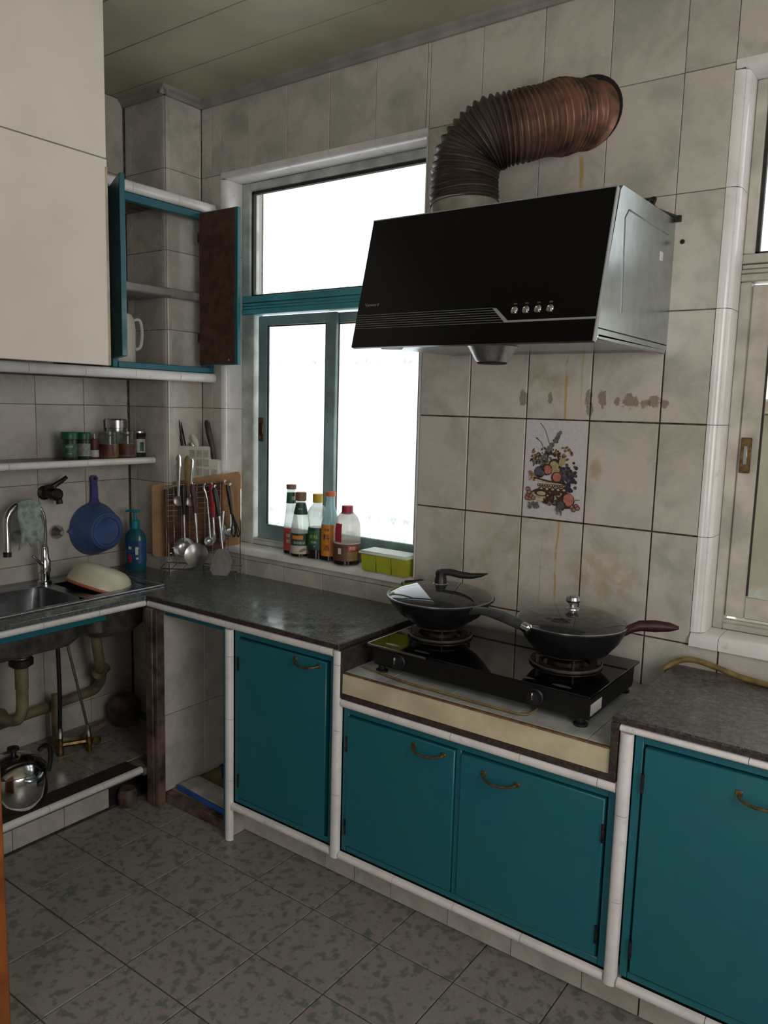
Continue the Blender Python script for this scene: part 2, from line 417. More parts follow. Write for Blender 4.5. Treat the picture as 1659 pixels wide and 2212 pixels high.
M_lidglass = clear('smoky_lid_glass', (.40, .42, .42), .04, lambda a: (.10, (.35, .38, .38)), 3.0, .10)

def text_g(txt, size, font_align='CENTER', depth=.0002):
    cu = bpy.data.curves.new('lettering', 'FONT'); cu.body = txt; cu.size = size; cu.align_x = font_align; cu.align_y = 'CENTER'; cu.resolution_u = 2
    ob = bpy.data.objects.new('lettering', cu); COL.objects.link(ob)
    bpy.context.view_layer.update(); dg = bpy.context.evaluated_depsgraph_get()
    me = bpy.data.meshes.new_from_object(ob.evaluated_get(dg))
    vs = [tuple(v.co) for v in me.vertices]; fs = [tuple(p.vertices) for p in me.polygons]
    bpy.data.objects.remove(ob); bpy.data.curves.remove(cu); bpy.data.meshes.remove(me)
    return vs, fs
def wrap_text(g, txt, size, R, ang, z, sx=1.0):
    """lettering bent round a bottle of radius R, facing direction ang"""
    vs, fs = text_g(txt, size)
    out = []
    for x, y, _ in vs:
        a = ang + x*sx/R
        out.append((R*math.cos(a), R*math.sin(a), z+y))
    return g.add(out, fs)
def arc_patch(g, R, a0, a1, z0, z1, n=8):
    vs = []
    for i in range(n+1):
        a = a0+(a1-a0)*i/n; vs += [(R*math.cos(a), R*math.sin(a), z0), (R*math.cos(a), R*math.sin(a), z1)]
    return g.add(vs, [(2*i, 2*i+2, 2*i+3, 2*i+1) for i in range(n)])

# ================================================================== SETTING
XL, ZC = -1.66, 2.885                       # left wall face, ceiling
TW, TH, Z0 = .22, .33, .92                  # wall tile width, height, one joint level
W1 = (-1.235, -.216, .972, 2.548); W2 = (.834, 1.86, .960, 2.548)
XR, YF = 2.35, -3.7                         # right wall, wall behind the camera

def frame_slab(g, x0, x1, y0, y1, z0, z1, holes):
    xs = sorted({x0, x1, *[h[0] for h in holes], *[h[1] for h in holes]})
    for a, b in zip(xs, xs[1:]):
        hs = sorted([h for h in holes if h[0] < b-1e-6 and h[1] > a+1e-6], key=lambda h: h[2]); z = z0
        for h in hs: g.box(a, b, y0, y1, z, h[2]); z = h[3]
        g.box(a, b, y0, y1, z, z1)
    return g
wall_back = struct('wall_back', frame_slab(G(), XL-.25, XR+.25, .006, .24, -.05, ZC+.1, [(W[0]-.012, W[1]+.012, W[2]-.012, W[3]+.012) for W in (W1, W2)]), M_grout)
g = G().box(XL-.25, XL-.006, YF, .006, -.05, ZC+.1)
wall_left = struct('wall_left', g, M_grout)
wall_corner = struct('wall_corner', G().box(XL-.006, -1.391, -.189, .006, 0, ZC), M_grout)
wall_right = struct('wall_right', G().box(XR, XR+.2, YF, -2.6, -.05, ZC+.1).box(XR, XR+.2, -.8, .006, -.05, ZC+.1).box(XR, XR+.2, -2.6, -.8, -.05, 1.1).box(XR, XR+.2, -2.6, -.8, 2.4, ZC+.1), M_plaster)
wall_front = struct('wall_front', G().box(XL-.25, .8, YF-.2, YF, -.05, ZC+.1).box(1.9, XR+.2, YF-.2, YF, -.05, ZC+.1).box(.8, 1.9, YF-.2, YF, 2.3, ZC+.1), M_plaster)
floor = struct('floor', G().box(XL-.25, XR+.2, YF-.2, .24, -.12, -.004), pm('dark_floor_joint', (.10, .085, .075), .9, 0, .2, 30))
ceiling = struct('ceiling', G().box(XL-.25, XR+.2, YF-.2, .24, ZC+.006, ZC+.12), M_dark)

_plate = {}
def plate(wd, ht, m, t=.006, c=.0013):
    """one tile: local x 0..wd, z 0..ht, face at y=0, chamfered rim"""
    k = (round(wd, 3), round(ht, 3), m.name, t)
    if k not in _plate:
        wd, ht = k[0], k[1]; cc = min(c, wd*.3, ht*.3)
        v = [(0, c, 0), (wd, c, 0), (wd, c, ht), (0, c, ht), (cc, 0, cc), (wd-cc, 0, cc), (wd-cc, 0, ht-cc), (cc, 0, ht-cc),
             (0, t, 0), (wd, t, 0), (wd, t, ht), (0, t, ht)]
        f = [(4,5,6,7), (0,1,5,4), (1,2,6,5), (2,3,7,6), (3,0,4,7), (8,9,1,0), (9,10,2,1), (10,11,3,2), (11,8,0,3)]
        gg = G().add(v, f); _plate[k] = mesh_of('tile', gg, m, 20)
    return _plate[k]
def put_tile(parent, loc, rot, wd, ht, m, name='tile', t=.006):
    if wd < .006 or ht < .006: return None
    o = bpy.data.objects.new(name, plate(wd, ht, m, t)); COL.objects.link(o); o.parent = parent
    o.location = loc; o.rotation_euler = rot; return o
def clip(rects, h):
    out = []
    for (a, b, c, d) in rects:
        A, B, C, D = max(a, h[0]), min(b, h[1]), max(c, h[2]), min(d, h[3])
        if A >= B-1e-4 or C >= D-1e-4: out.append((a, b, c, d)); continue
        if a < A-1e-4: out.append((a, A, c, d))
        if B < b-1e-4: out.append((B, b, c, d))
        if c < C-1e-4: out.append((A, B, c, C))
        if D < d-1e-4: out.append((A, B, D, d))
    return out
def grid(us, vs, holes=()):
    R = []
    for a, b in zip(us, us[1:]):
        for c, d in zip(vs, vs[1:]):
            r = [(a, b, c, d)]
            for h in holes: r = clip(r, h)
            R += r
    return R
GAP = .0017
rows = [-.07+TH*k for k in range(0, 9)] + [ZC]; rows = [0.0]+[z for z in rows if z > .02]
rows = [z for z in rows if z <= ZC+1e-6]
cols = [-1.385] + [round(-1.32+TW*k, 4) for k in range(0, 17)] + [XR]
O1 = (-1.262, -.206, .945, 2.575); O2 = (.797, 1.9, .92, 2.575)      # outer lines of the bullnose surrounds
deco = None
for (a, b, c, d) in grid(cols, rows, [O1, O2]):
    if d < .56: continue
    j = GAP*.5*(3.0 if a > -.3 and d < 1.95 else 1.0)
    o = put_tile(wall_back, (a+j, random.uniform(-.0006, .0006), c+j), (0, 0, 0), b-a-2*j, d-c-2*j, M_tile_s if a > -.25 and b < .9 else M_tile)
    if o and abs(a-.22) < .01 and abs(c-1.25) < .01: deco = o
lcols = [-3.7+.0] + [round(-.2-TW*k, 4) for k in range(15, -1, -1)]
for (a, b, c, d) in grid(lcols, rows):
    if b < -2.2: continue
    put_tile(wall_left, (XL+random.uniform(-.0005, .0005), a+GAP/2, c+GAP/2), (0, 0, PI/2), b-a-GAP, d-c-GAP, M_tile)
for (a, b, c, d) in grid([-1.655, -1.61, -1.41], rows):
    put_tile(wall_corner, (a+GAP/2, -.195, c+GAP/2), (0, 0, 0), b-a-GAP, d-c-GAP, M_tile)
for (a, b, c, d) in grid([-.17, -.001], rows):
    put_tile(wall_corner, (-1.385, a+GAP/2, c+GAP/2), (0, 0, PI/2), b-a-GAP, d-c-GAP, M_tile)
def arc(cx, cy, r, a0, a1, n=6): return [(cx+r*math.cos(a0+(a1-a0)*i/n), cy+r*math.sin(a0+(a1-a0)*i/n)) for i in range(n+1)]
# rounded outer corner of the boxed pipe chase
for c, d in zip(rows, rows[1:]):
    poly = [(-1.41, -.189), (-1.41, -.195)] + arc(-1.407, -.173, .022, -PI/2, 0) + [(-1.385, -.17), (-1.391, -.17), (-1.391, -.189)]
    part('corner_tile', G().prism(poly, 'z', c+GAP/2, d-GAP/2), M_tile, wall_corner)
# floor tiles
FX, FY, FS = -.912, -.636, .2605
k = 0
for i in range(-1, 12):
    for jn in range(-1, 11):
        x0 = FX+FS*i; y1 = FY+FS*(1-jn)
        if y1-FS < -3.3: continue
        o = put_tile(floor, (x0+.0021, y1-FS+.0021, random.uniform(-.0004, .0004)), (-PI/2, 0, 0), FS-.0042, FS-.0042, M_floor, 'tile', .004)
# ceiling panels and cornice
ys = [-.012-.246*k for k in range(0, 14)]
for a, b in zip(ys[1:], ys):
    part('ceiling_panel', G().box(XL, XR, a+.0015, b-.0015, ZC, ZC+.008, .0015), M_ceil, ceiling)
def cornice(g, pts2, axis, a0, a1): return g.prism(pts2, axis, a0, a1)
t1 = struct('trim_1', G().prism([(-.002, ZC-.034), (-.012, ZC-.034), (-.014, ZC-.020), (-.028, ZC-.012), (-.030, ZC), (-.002, ZC)], 'x', -1.385, XR)
            .prism([(-1.383, ZC-.034), (-1.373, ZC-.034), (-1.371, ZC-.020), (-1.357, ZC-.012), (-1.355, ZC), (-1.383, ZC)], 'y', -.225, -.002)
            .prism([(-.197, ZC-.034), (-.207, ZC-.034), (-.209, ZC-.020), (-.223, ZC-.012), (-.225, ZC), (-.197, ZC)], 'x', XL+.002, -1.355), M_cornice)
# bullnose surrounds of the two windows
def reveal_profile(o, i, y, r, sgn):
    """2-D outline (u, y): wall line at u=o, reveal at u=i"""
    pts = [(o, .006), (o, -.0015)] + [(i - sgn*r + sgn*r*math.sin(t), r - .0015 - r*math.cos(t)) for t in [PI/2*q/6 for q in range(7)]] + [(i, y), (i-sgn*.008, y), (i-sgn*.008, .006)]
    return pts
def surround(Wn, On, left, right, rr, name, rj):
    g0 = struct(name, G().box(Wn[0]-.010, Wn[0]-.002, .101, .22, Wn[2], Wn[3]).box(Wn[1]+.002, Wn[1]+.010, .101, .22, Wn[2], Wn[3])
                .box(Wn[0]-.01, Wn[1]+.01, .161, .24, Wn[2]-.010, Wn[2]-.002).box(Wn[0]-.01, Wn[1]+.01, .161, .24, Wn[3]+.002, Wn[3]+.010), M_plaster)
    for c, d in zip(rj, rj[1:]):
        if left: part('trim_tile', G().prism(reveal_profile(On[0], Wn[0], .10, rr, 1), 'z', c+GAP/2, d-GAP/2), M_trim, g0)
        if right: part('trim_tile', G().prism(reveal_profile(On[1], Wn[1], .10, .008, -1), 'z', c+GAP/2, d-GAP/2), M_trim, g0)
    xs = [x for x in [On[0]]+[q for q in cols if On[0]+.02 < q < On[1]-.02]+[On[1]]]
    for a, b in zip(xs, xs[1:]):
        p = [(y, u) for u, y in reveal_profile(On[3], Wn[3], .10, .02, -1)]
        part('trim_tile', G().prism(p, 'x', a+GAP/2, b-GAP/2), M_trim, g0)
        p = [(y, u) for u, y in reveal_profile(On[2], Wn[2], .10, .026, 1)]
        p = [(y-.012 if y < .02 else y, u) for y, u in p]
        part('trim_tile', G().prism(p, 'x', a+GAP/2, b-GAP/2), M_trim, g0)
    return g0
rj1 = [W1[2]] + [r for r in rows if W1[2]+.05 < r < W1[3]-.05] + [W1[3]]
surround(W1, O1, True, True, .027, 'trim_2', rj1)
rj2 = [W2[2]] + [r for r in rows if W2[2]+.05 < r < W2[3]-.05] + [W2[3]]
surround(W2, O2, True, False, .030, 'trim_3', rj2)

# ---- windows
def window(name, W, pale, sash, trans, xa, xb, upL, gl, mid, right):
    x0, x1, z0, z1 = W
    wn = struct(name, G().box(x0, x0+xa, .098, .16, z0, 1.994, .003).box(x0, x0+xb, .098, .16, 2.072, z1, .003).box(x1-.05, x1, .098, .16, z0, z1, .003)
                .box(x0+xb, x1-.05, .0985, .16, z1-.032, z1, .003).box(x0+xa, x1-.05, .0985, .16, z0, z0+.022, .003).box(x0+xa, x1-.05, .104, .108, z0+.021, z0+.030).box(x0+xa, x1-.05, .126, .130, z0+.021, z0+.030), pale)
    g = G().box(x0, x1, .098, .16, 2.045, 2.072, .002).box(x0, x1, .102, .16, 2.030, 2.043, .002).box(x0, x1, .098, .16, 2.017, 2.029, .002).box(x0, x1, .094, .16, 1.994, 2.016, .003)
    part('transom_bar', g, trans, wn)
    g = G().box(x0+xb, x0+xb+.010, .112, .13, 2.074, z1-.034).box(x0+xb, x1-.05, .112, .13, z1-.046, z1-.034).box(x1-.06, x1-.05, .112, .13, 2.074, z1-.034).box(x0+xb, x1-.05, .112, .13, 2.072, 2.079)
    part('glazing_bead', g, M_black_bead, wn)
    part('pane', G().box(x0+xb, x1-.05, .119, .123, 2.072, z1-.034), M_pane_up if name == 'window_1' else M_pane_up, wn)
    for nm, (a, b, y) in (('sash', (gl[0], mid[1], .108)), ('sash', (mid[0]-.012, right, .134))):
        st = .054
        s_ = part('sash', G().box(a, a+st, y, y+.02, 1.0, 1.985, .003).box(b-st, b, y, y+.02, 1.0, 1.985, .003).box(a+st, b-st, y, y+.02, 1.945, 1.985, .003).box(a+st, b-st, y, y+.02, 1.0, 1.068, .003), sash, wn)
        part('pane', G().box(a+st-.005, b-st+.005, y+.008, y+.012, 1.06, 1.95), M_pane if name == 'window_1' else M_pane2, s_)
        part('putty_line', G().box(a+st, a+st+.006, y+.003, y+.008, 1.07, 1.944).box(b-st-.004, b-st, y+.003, y+.008, 1.07, 1.944).box(a+st, b-st, y+.003, y+.008, 1.938, 1.944), M_black_bead if y < .12 else M_rust, s_)
    lx = gl[0]+.002
    lt = part('latch', G().box(lx+.004, lx+.034, .102, .108, 1.44, 1.545, .002), M_brass, wn)
    part('latch_slide', G().box(lx+.013, lx+.025, .098, .103, 1.465, 1.522, .002), M_dark if name == 'window_1' else M_steel, lt)
    return wn
window('window_1', W1, M_win_pale, M_sash, M_teal_win, .072, .046, 0, (-1.143,), (-.757+.002, -.700), W1[1]-.035)
window('window_2', W2, M_win2, M_win2, M_win2, .030, .030, 0, (.866,), (1.30, 1.36), W2[1]-.035)
# what the windows look out on: a pale yard wall beyond the right-hand window
single('yard_wall', G().box(.68, 3.2, 1.2, 1.32, 0, 1.62, .01).box(.65, 3.23, 1.17, 1.35, 1.62, 1.68, .01), M_ext, 'pale outside yard wall seen through the right-hand window', 'wall', (0, 0, 0))
# duct hole in the wall and an old screw hole
part('duct_hole', G().lathe([(0, .0), (.106, 0), (.109, .003), (0, .003)], 32, T(.377, 0, 2.514) @ RX(PI/2)), M_dark, wall_back)
part('screw_hole', G().lathe([(0, 0), (.006, 0), (.007, .003), (0, .003)], 10, T(.689, 0, 2.104) @ RX(PI/2)), M_dark, wall_back)

# ---- painted fruit-basket tile
def deco_print():
    mats = {}; order = []
    def mk(n, c):
        mats[n] = len(order); order.append(pm('print_'+n, c, .3, 0, .04 if n == 'ground' else .15, 90))
    for n, c in (('brown', (.055, .035, .022)), ('cream', (.50, .44, .28)), ('peach', (.48, .17, .13)), ('pear', (.42, .35, .18)), ('plum', (.10, .095, .14)),
                 ('grape', (.03, .035, .06)), ('leaf', (.10, .13, .10)), ('grey', (.17, .18, .18)), ('lav', (.16, .14, .18)), ('ochre', (.24, .15, .05)), ('pink', (.36, .19, .17)), ('ground', (.60, .58, .60))): mk(n, c)
    g = G(); rnd = random.Random(3); L = [0]; K = [1.0]
    def d(n, u, v, r, r2=None, rot=0):
        L[0] += 1; g.cm = mats[n]; r, r2 = r*K[0], (r2 or r)*K[0]; g.disc(.006+u*.208, .330-.006-v*.318, r*.208, -.0004-.000008*L[0], 12, r2*.208, rot)
    def line(n, pts, wd):
        for (a, b), (c, e) in zip(pts, pts[1:]):
            k = max(2, int(math.hypot(c-a, (e-b)*1.5)/(wd*1.1)))
            for i in range(k): d(n, a+(c-a)*i/k, b+(e-b)*i/k, wd)
    L[0] += 1; g.cm = mats['ground']; g.add([(.002, -.0002, .002), (.2155, -.0002, .002), (.2155, -.0002, .3255), (.002, -.0002, .3255)], [(0, 1, 2, 3)])
    line('grey', [(.22, .03), (.30, .09), (.35, .17), (.39, .24)], .008); line('grey', [(.15, .18), (.24, .22), (.31, .30)], .008)
    d('grey', .18, .19, .03, .015, -.6)
    K[0] = 1.35
    for i in range(50):                                              # lavender spike
        t = i/49; d(rnd.choice(['lav', 'grey', 'leaf']), .56-.24*t+rnd.uniform(-.035, .035)*(.5+t), .13+.24*t+rnd.uniform(-.015, .015), rnd.uniform(.012, .024))
    for i in range(110): d(rnd.choice(['leaf', 'grey', 'leaf', 'brown']), rnd.gauss(.27, .08), rnd.gauss(.41, .05), rnd.uniform(.008, .028), .01, rnd.uniform(0, 3))
    for i in range(46): d(rnd.choice(['ochre', 'brown', 'brown']), rnd.gauss(.52, .09), rnd.gauss(.335, .03), rnd.uniform(.008, .022), .012, rnd.uniform(0, 3))
    for u, v in ((.68, .27), (.72, .29), (.66, .36), (.70, .39), (.13, .33), (.17, .36)): d('ochre', u, v, .026, .015, .5)
    K[0] = 1.12
    d('brown', .51, .475, .105, .125, .4); d('pear', .50, .485, .075, .105, .3); d('pear', .62, .42, .045, .07, -.4)
    d('brown', .37, .505, .085); d('peach', .385, .505, .062); d('brown', .25, .535, .085); d('plum', .225, .525, .052, .065); d('plum', .29, .545, .04)
    for i in range(110): d(rnd.choice(['grape', 'grape', 'plum', 'brown']), min(.86, max(.58, rnd.gauss(.74, .075))), rnd.gauss(.56, .07), rnd.uniform(.014, .028))
    for i in range(14): d('grape', .76+rnd.uniform(-.05, .05), .66+rnd.uniform(-.03, .05), .024)
    d('brown', .545, .58, .082); d('peach', .55, .575, .064)
    for i in range(16): d(rnd.choice(['cream', 'ochre', 'pink']), .13+rnd.uniform(-.05, .06), .575+rnd.uniform(-.04, .05), rnd.uniform(.012, .024))
    line('brown', [(.17, .60), (.4, .625), (.66, .635)], .016); line('cream', [(.19, .612), (.4, .638), (.64, .648)], .008)
    for i in range(11): d('brown', .25+.042*i, .668, .021); d('cream', .25+.042*i, .666, .011)
    for i in range(5): d('brown', .30+.095*i, .715, .052, .042); d('cream', .30+.095*i, .705, .022, .016)
    line('brown', [(.28, .745), (.45, .765), (.62, .74)], .024)
    d('brown', .30, .765, .150, .075, -.1); d('cream', .285, .785, .140, .070, -.1); d('brown', .295, .755, .105, .045, -.1); d('cream', .30, .755, .07, .03)
    for i in range(44): d('brown', .50+rnd.uniform(-.14, .16), .815+rnd.uniform(-.03, .05), rnd.uniform(.02, .042), .014, rnd.uniform(0, 3))
    for i in range(7): d('grey', .40+rnd.uniform(-.04, .2), .83+rnd.uniform(-.02, .04), .022, .010, rnd.uniform(0, 3))
    d('brown', .74, .81, .115); d('peach', .765, .80, .078, .088); d('brown', .645, .865, .075); d('plum', .64, .86, .052)
    for u, v in ((.83, .87), (.90, .855), (.925, .875), (.86, .895), (.07, .79), (.10, .82), (.13, .79), (.06, .815), (.17, .81), (.09, .75), (.07, .72)): d('brown', u, v, .034); d('pink', u, v, .024)
    for i in range(26): d(rnd.choice(['grey', 'leaf']), .17+rnd.uniform(-.07, .1), .885+rnd.uniform(-.03, .035), rnd.uniform(.015, .03), .012, rnd.uniform(.8, 2.2))
    for i in range(10): d('grey', .62+rnd.uniform(-.05, .05), .92+rnd.uniform(-.02, .03), rnd.uniform(.02, .034), .010, rnd.uniform(1, 2))
    line('grey', [(.82, .80), (.95, .79)], .006)
    return g, order
if deco:
    gg, mm = deco_print()
    pr = part('tile_print', gg, mm, deco, local=True); pr['label'] = 'printed fruit basket with pear, peaches and grapes'

# ================================================================== COUNTERS
def half_trim(g, axis, a0, a1, c0, c1, face, depth, out):
    """white half-round strip tile: section in (across, outward)"""
    mid = (c0+c1)/2; h = (c1-c0)/2
    prof = [(mid-h*math.cos(t), face+out*depth*math.sin(t)**.7) for t in [PI*q/8 for q in range(9)]]
    return prof
def trim_run(parent, along, a0, a1, c0, c1, face, L=.2, depth=.016, stand=None, start=0.0):
    """along 'x': strip lying along x, section in z; 'z': upright on a front facing -y; 'y': along y on a front facing +x; 'zx': upright facing +x"""
    n = a0
    cuts = [a0]; q = a0+(start or L)
    while q < a1-.03: cuts.append(q); q += L
    cuts.append(a1)
    for p, e in zip(cuts, cuts[1:]):
        g = G()
        sec = [(c0, 0)] + [((c0+c1)/2-(c1-c0)/2*math.cos(t), depth*math.sin(t)**.6) for t in [PI*k/8 for k in range(1, 8)]] + [(c1, 0)]
        p_, e_ = p+.0008, e-.0008
        if along == 'x': g.prism([(face-o, c) for c, o in sec], 'x', p_, e_)
        if along == 'z': g.prism([(c, face-o) for c, o in sec], 'z', p_, e_)
        if along == 'y': g.prism([(face+o, c) for c, o in sec], 'y', p_, e_)
        part('trim_tile', g, M_trim, parent)
def teal_front(parent, x0, x1, z0, z1, y, doors, handle):
    """teal face frame with flush teal doors, hinges and bow handles"""
    fr = G().box(x0, x0+.022, y, y+.03, z0, z1, .002).box(x1-.022, x1, y, y+.03, z0, z1, .002).box(x0+.022, x1-.022, y, y+.03, z1-.022, z1, .002).box(x0+.022, x1-.022, y, y+.03, z0, z0+.020, .002)
    if len(doors) > 1: fr.box(doors[0][1]+.002, doors[1][0]-.002, y, y+.03, z0+.02, z1-.022, .002)
    part('face_frame', fr, M_teal, parent)
    part('cabinet_void', G().box(x0+.01, x1-.01, y+.032, y+.036, z0+.01, z1-.01), M_dark, parent)
    for i, (a, b) in enumerate(doors):
        d = part('door', G().box(a, b, y-.006, y+.016, z0+.024, z1-.027, .0025), M_teal, parent)
        hx, hz = handle[i]
        pts = smooth([(hx-.052, y-.004, hz+.006), (hx-.046, y-.020, hz-.002), (hx-.015, y-.030, hz-.007), (hx+.025, y-.028, hz-.004), (hx+.048, y-.016, hz+.002), (hx+.052, y-.004, hz+.004)], 4)
        part('handle', G().tube(pts, .0036, 8).box(hx-.060, hx-.044, y-.009, y-.005, hz-.001, hz+.013, .001).box(hx+.044, hx+.060, y-.009, y-.005, hz-.003, hz+.011, .001), M_brass, d)
        side = b if i == 1 else a
        for zz in (z0+.09, z1-.12): part('hinge', G().tube([(side, y-.008, zz-.025), (side, y-.008, zz+.025)], .004, 8), M_rusttap, d)

ZT = .855; ZS = .836; FYB = -.523; KY = -.44
# ---- L-shaped granite worktop
def worktop():
    t = thing('worktop', 'dark green-grey granite worktop running from the sink round the corner to the stove', 'worktop', (-1.1, -.53, ZS))
    g = G()
    g.box(-1.385, -.133, -.532, -.001, ZS, ZT, .003).box(-1.655, -1.385, -.395, -.196, ZS, ZT, .003)
    g.box(-1.655, -1.583, -1.62, -.395, ZS, ZT, .003).box(-1.192, -1.100, -1.62, -.532, ZS, ZT, .003).box(-1.583, -1.385, -.3951, -.395, ZS, ZT)
    g.box(-1.385, -1.192, -.532, -.3955, ZS, ZT-.0005)
    g.box(-1.583, -1.192, -1.62, -1.27, ZS, ZT, .003)
    part('granite_slab', g, M_gran, t)
    part('granite_edge', G().box(-1.099, -.134, -.5335, -.5322, ZS+.001, ZT-.002).box(-.1327, -.1310, -.53, -.03, ZS+.001, ZT-.002), M_granedge, t)
    return t
worktop()
# ---- sink run (left wall)
sc = thing('sink_cabinet', 'open tiled sink cupboard along the left wall with pipes inside', 'cabinet', (-1.3, -1.0, 0))
XF = -1.116
trim_run(sc, 'y', -1.62, -.534, .810, .8355, XF, .22, .016)
trim_run(sc, 'y', -1.62, -.56, .130, .157, XF, .22, .016)
part('teal_rail', G().box(XF-.03, XF-.004, -1.62, -.70, .786, .809, .002), M_teal, sc)
part('shelf_slab', G().box(-1.655, XF, -1.62, -.56, .12, .150, .002).box(-1.655, -1.10, -.559, -.20, .12, .150, .002), M_grout, sc)
for a, b in zip([-1.62+.23*k for k in range(6)], [-1.62+.23*k for k in range(1, 7)]):
    for c, d in ((-1.655, -1.43), (-1.43, -1.20)):
        put = put_tile(sc, (0, 0, 0), (0, 0, 0), d-c-.003, min(b, -.25)-a-.003, M_floor, 'tile', .004)
        put.location = Vector((c+.0015, a+.0015, .1535)) - sc.location; put.rotation_euler = (-PI/2, 0, 0)
part('shelf_front_edge', G().box(-1.20, XF, -1.62, -.57, .150, .1565, .001), M_granedge, sc)
part('kick_backing', G().box(-1.30, -1.192, -1.62, -.60, 0, .12), M_dark, sc)
kj = [-1.62, -1.44, -1.235, -1.055, -.853, -.66]
for a, b in zip(kj, kj[1:]):
    o = put_tile(sc, Vector((-1.186, a+.001, .001)) - sc.location, (0, 0, PI/2), b-a-.002, .126, M_tile, 'tile')
part('corner_post', G().box(-1.098, -1.057, -.545, -.47, .0, .808, .003).box(-1.056, -1.034, -.540, -.502, .0, .808, .003), M_dirtywood, sc)
part('old_drain_stub', G().lathe([(0, 0), (.035, 0), (.04, .05), (.03, .07), (0, .07)], 14, T(-1.15, -.60, .0)), M_dirtywood, sc)
# ---- open niche
ni = thing('niche_cabinet', 'open tiled niche under the worktop, left of the tall teal door', 'cabinet', (-.86, -.28, 0))
part('niche_wall', G().box(-1.07, -1.0505, -.50, -.01, .03, .80), M_grout, ni)
for (a, b, c, d) in grid([-.50, -.293, -.08, -.012], [.045, .365, .80]):
    put_tile(ni, Vector((-1.046, a+.001, c+.001)) - ni.location, (0, 0, PI/2), b-a-.002, d-c-.002, M_tile, 'tile', .004)
part('niche_back', G().box(-1.046, -.668, -.02, -.012, .03, .80), M_tile, ni)
part('niche_floor', G().box(-1.05, -.668, -.462, -.02, .0, .045, .003), M_yellowfloor, ni)
part('niche_sill', G().box(-1.056, -.664, -.497, -.463, .0, .042, .003), M_dirtywood, ni)
part('teal_rail', G().box(-1.03, -.672, -.50, -.47, .782, .806, .002), M_teal, ni)
part('teal_side', G().box(-.672, -.662, -.528, -.03, .03, .806, .002), M_teal, ni)
trim_run(ni, 'x', -1.098, -.655, .808, .8355, -.520, .22)
# ---- tall single-door unit
bc = thing('base_cabinet', 'tall single-door teal base cabinet left of the stove', 'cabinet', (-.4, -.25, 0))
part('carcass', G().box(-.66, -.136, -.49, -.02, .10, .83), M_dark, bc)
trim_run(bc, 'x', -.653, -.158, .808, .8355, -.520, .22)
trim_run(bc, 'z', .002, .806, -.660, -.626, -.520, .235, .018)
trim_run(bc, 'z', .127, .834, -.157, -.121, -.520, .22, .018)
trim_run(bc, 'x', -.624, -.159, .126, .152, -.520, .22)
teal_front(bc, -.626, -.158, .154, .806, -.515, [(-.600, -.192)], [(-.275, .757)])
part('post_return', G().box(-.660, -.652, -.52, -.44, 0, .126), M_tile, bc)
pj = [-.655, -.47, -.25, -.06]
part('plinth', G().box(-.65, -.122, KY+.006, -.40, 0, .125), M_grout, bc)
for a, b in zip(pj, pj[1:]):
    put_tile(bc, Vector((a+.001, KY, .002)) - bc.location, (0, 0, 0), min(b, -.122)-a-.002, .122, M_tile, 'tile')
# ---- stove unit
st = thing('stove_cabinet', 'low double-door teal cabinet with a tiled stove deck on top', 'cabinet', (.33, -.25, 0))
part('carcass', G().box(-.118, .777, -.49, -.01, .10, .755), M_dark, st)
part('riser', G().box(-.119, .757, -.527, -.515, .695, .7615, .001), M_beige, st)
part('riser_lip', G().box(-.119, .757, -.530, -.517, .7615, .7655, .001), M_brownedge, st)
part('granite_edge', G().box(-.120, .777, -.5325, -.51, .678, .6945, .001).box(.757, .777, -.5325, -.51, .6945, .836, .001).box(-.1325, -.1195, -.532, -.02, .68, .8355, .001), M_granedge, st)
part('granite_side', G().box(.757, .7765, -.51, -.02, .766, .836, .001), M_granedge, st)
dx = [-.119, .03, .25, .47, .69, .757]
for (a, b, c, d) in grid(dx, [-.515, -.30, -.08, -.002]):
    o = put_tile(st, Vector((a+.001, c+.001, .765)) - st.location, (-PI/2, 0, 0), b-a-.002, d-c-.002, M_deck, 'tile', .005)
trim_run(st, 'x', -.119, .778, .650, .6775, -.520, .22, .016, None, .19)
trim_run(st, 'x', -.119, .778, .126, .152, -.520, .22)
trim_run(st, 'z', .153, .6485, -.1565, -.1215, -.5195, .22, .010)
trim_run(st, 'z', .127, .816, .779, .813, -.520, .235, .018)
teal_front(st, -.121, .778, .154, .648, -.515, [(-.101, .300), (.321, .750)], [(.21, .592), (.45, .577)])
part('plinth', G().box(-.12, .85, KY+.006, -.40, 0, .125), M_grout, st)
pj = [-.121, .03, .25, .47, .69, .85]
for a, b in zip(pj, pj[1:]):
    put_tile(st, Vector((a+.001, KY, .002)) - st.location, (0, 0, 0), b-a-.002, .122, M_tile, 'tile')
# ---- right-hand unit
rc = thing('base_cabinet', 'teal base cabinet under the brownish granite top, right of the stove', 'cabinet', (1.3, -.25, 0))
part('carcass', G().box(.815, 1.95, -.49, -.02, .10, .82), M_dark, rc)
trim_run(rc, 'x', .779, 1.95, .8165, .8345, -.520, .22, .016, None, .30)
trim_run(rc, 'x', .815, 1.95, .126, .152, -.520, .22)
teal_front(rc, .814, 1.40, .154, .815, -.515, [(.842, 1.372)], [(1.115, .735)])
part('side_panel', G().box(1.40, 1.95, -.515, -.49, .154, .815, .002), M_teal, rc)
part('plinth', G().box(.852, 1.95, KY+.006, -.40, 0, .125), M_grout, rc)
pj = [.852, 1.02, 1.24, 1.46, 1.68, 1.95]
for a, b in zip(pj, pj[1:]):
    put_tile(rc, Vector((a+.001, KY, .002)) - rc.location, (0, 0, 0), b-a-.002, .122, M_tile, 'tile')
t = thing('worktop', 'speckled brownish granite worktop right of the gas stove', 'worktop', (1.35, -.27, ZS))
part('granite_slab', G().box(.757, 1.96, -.530, -.001, ZS+.0005, ZT-.002, .004), M_gran2, t)
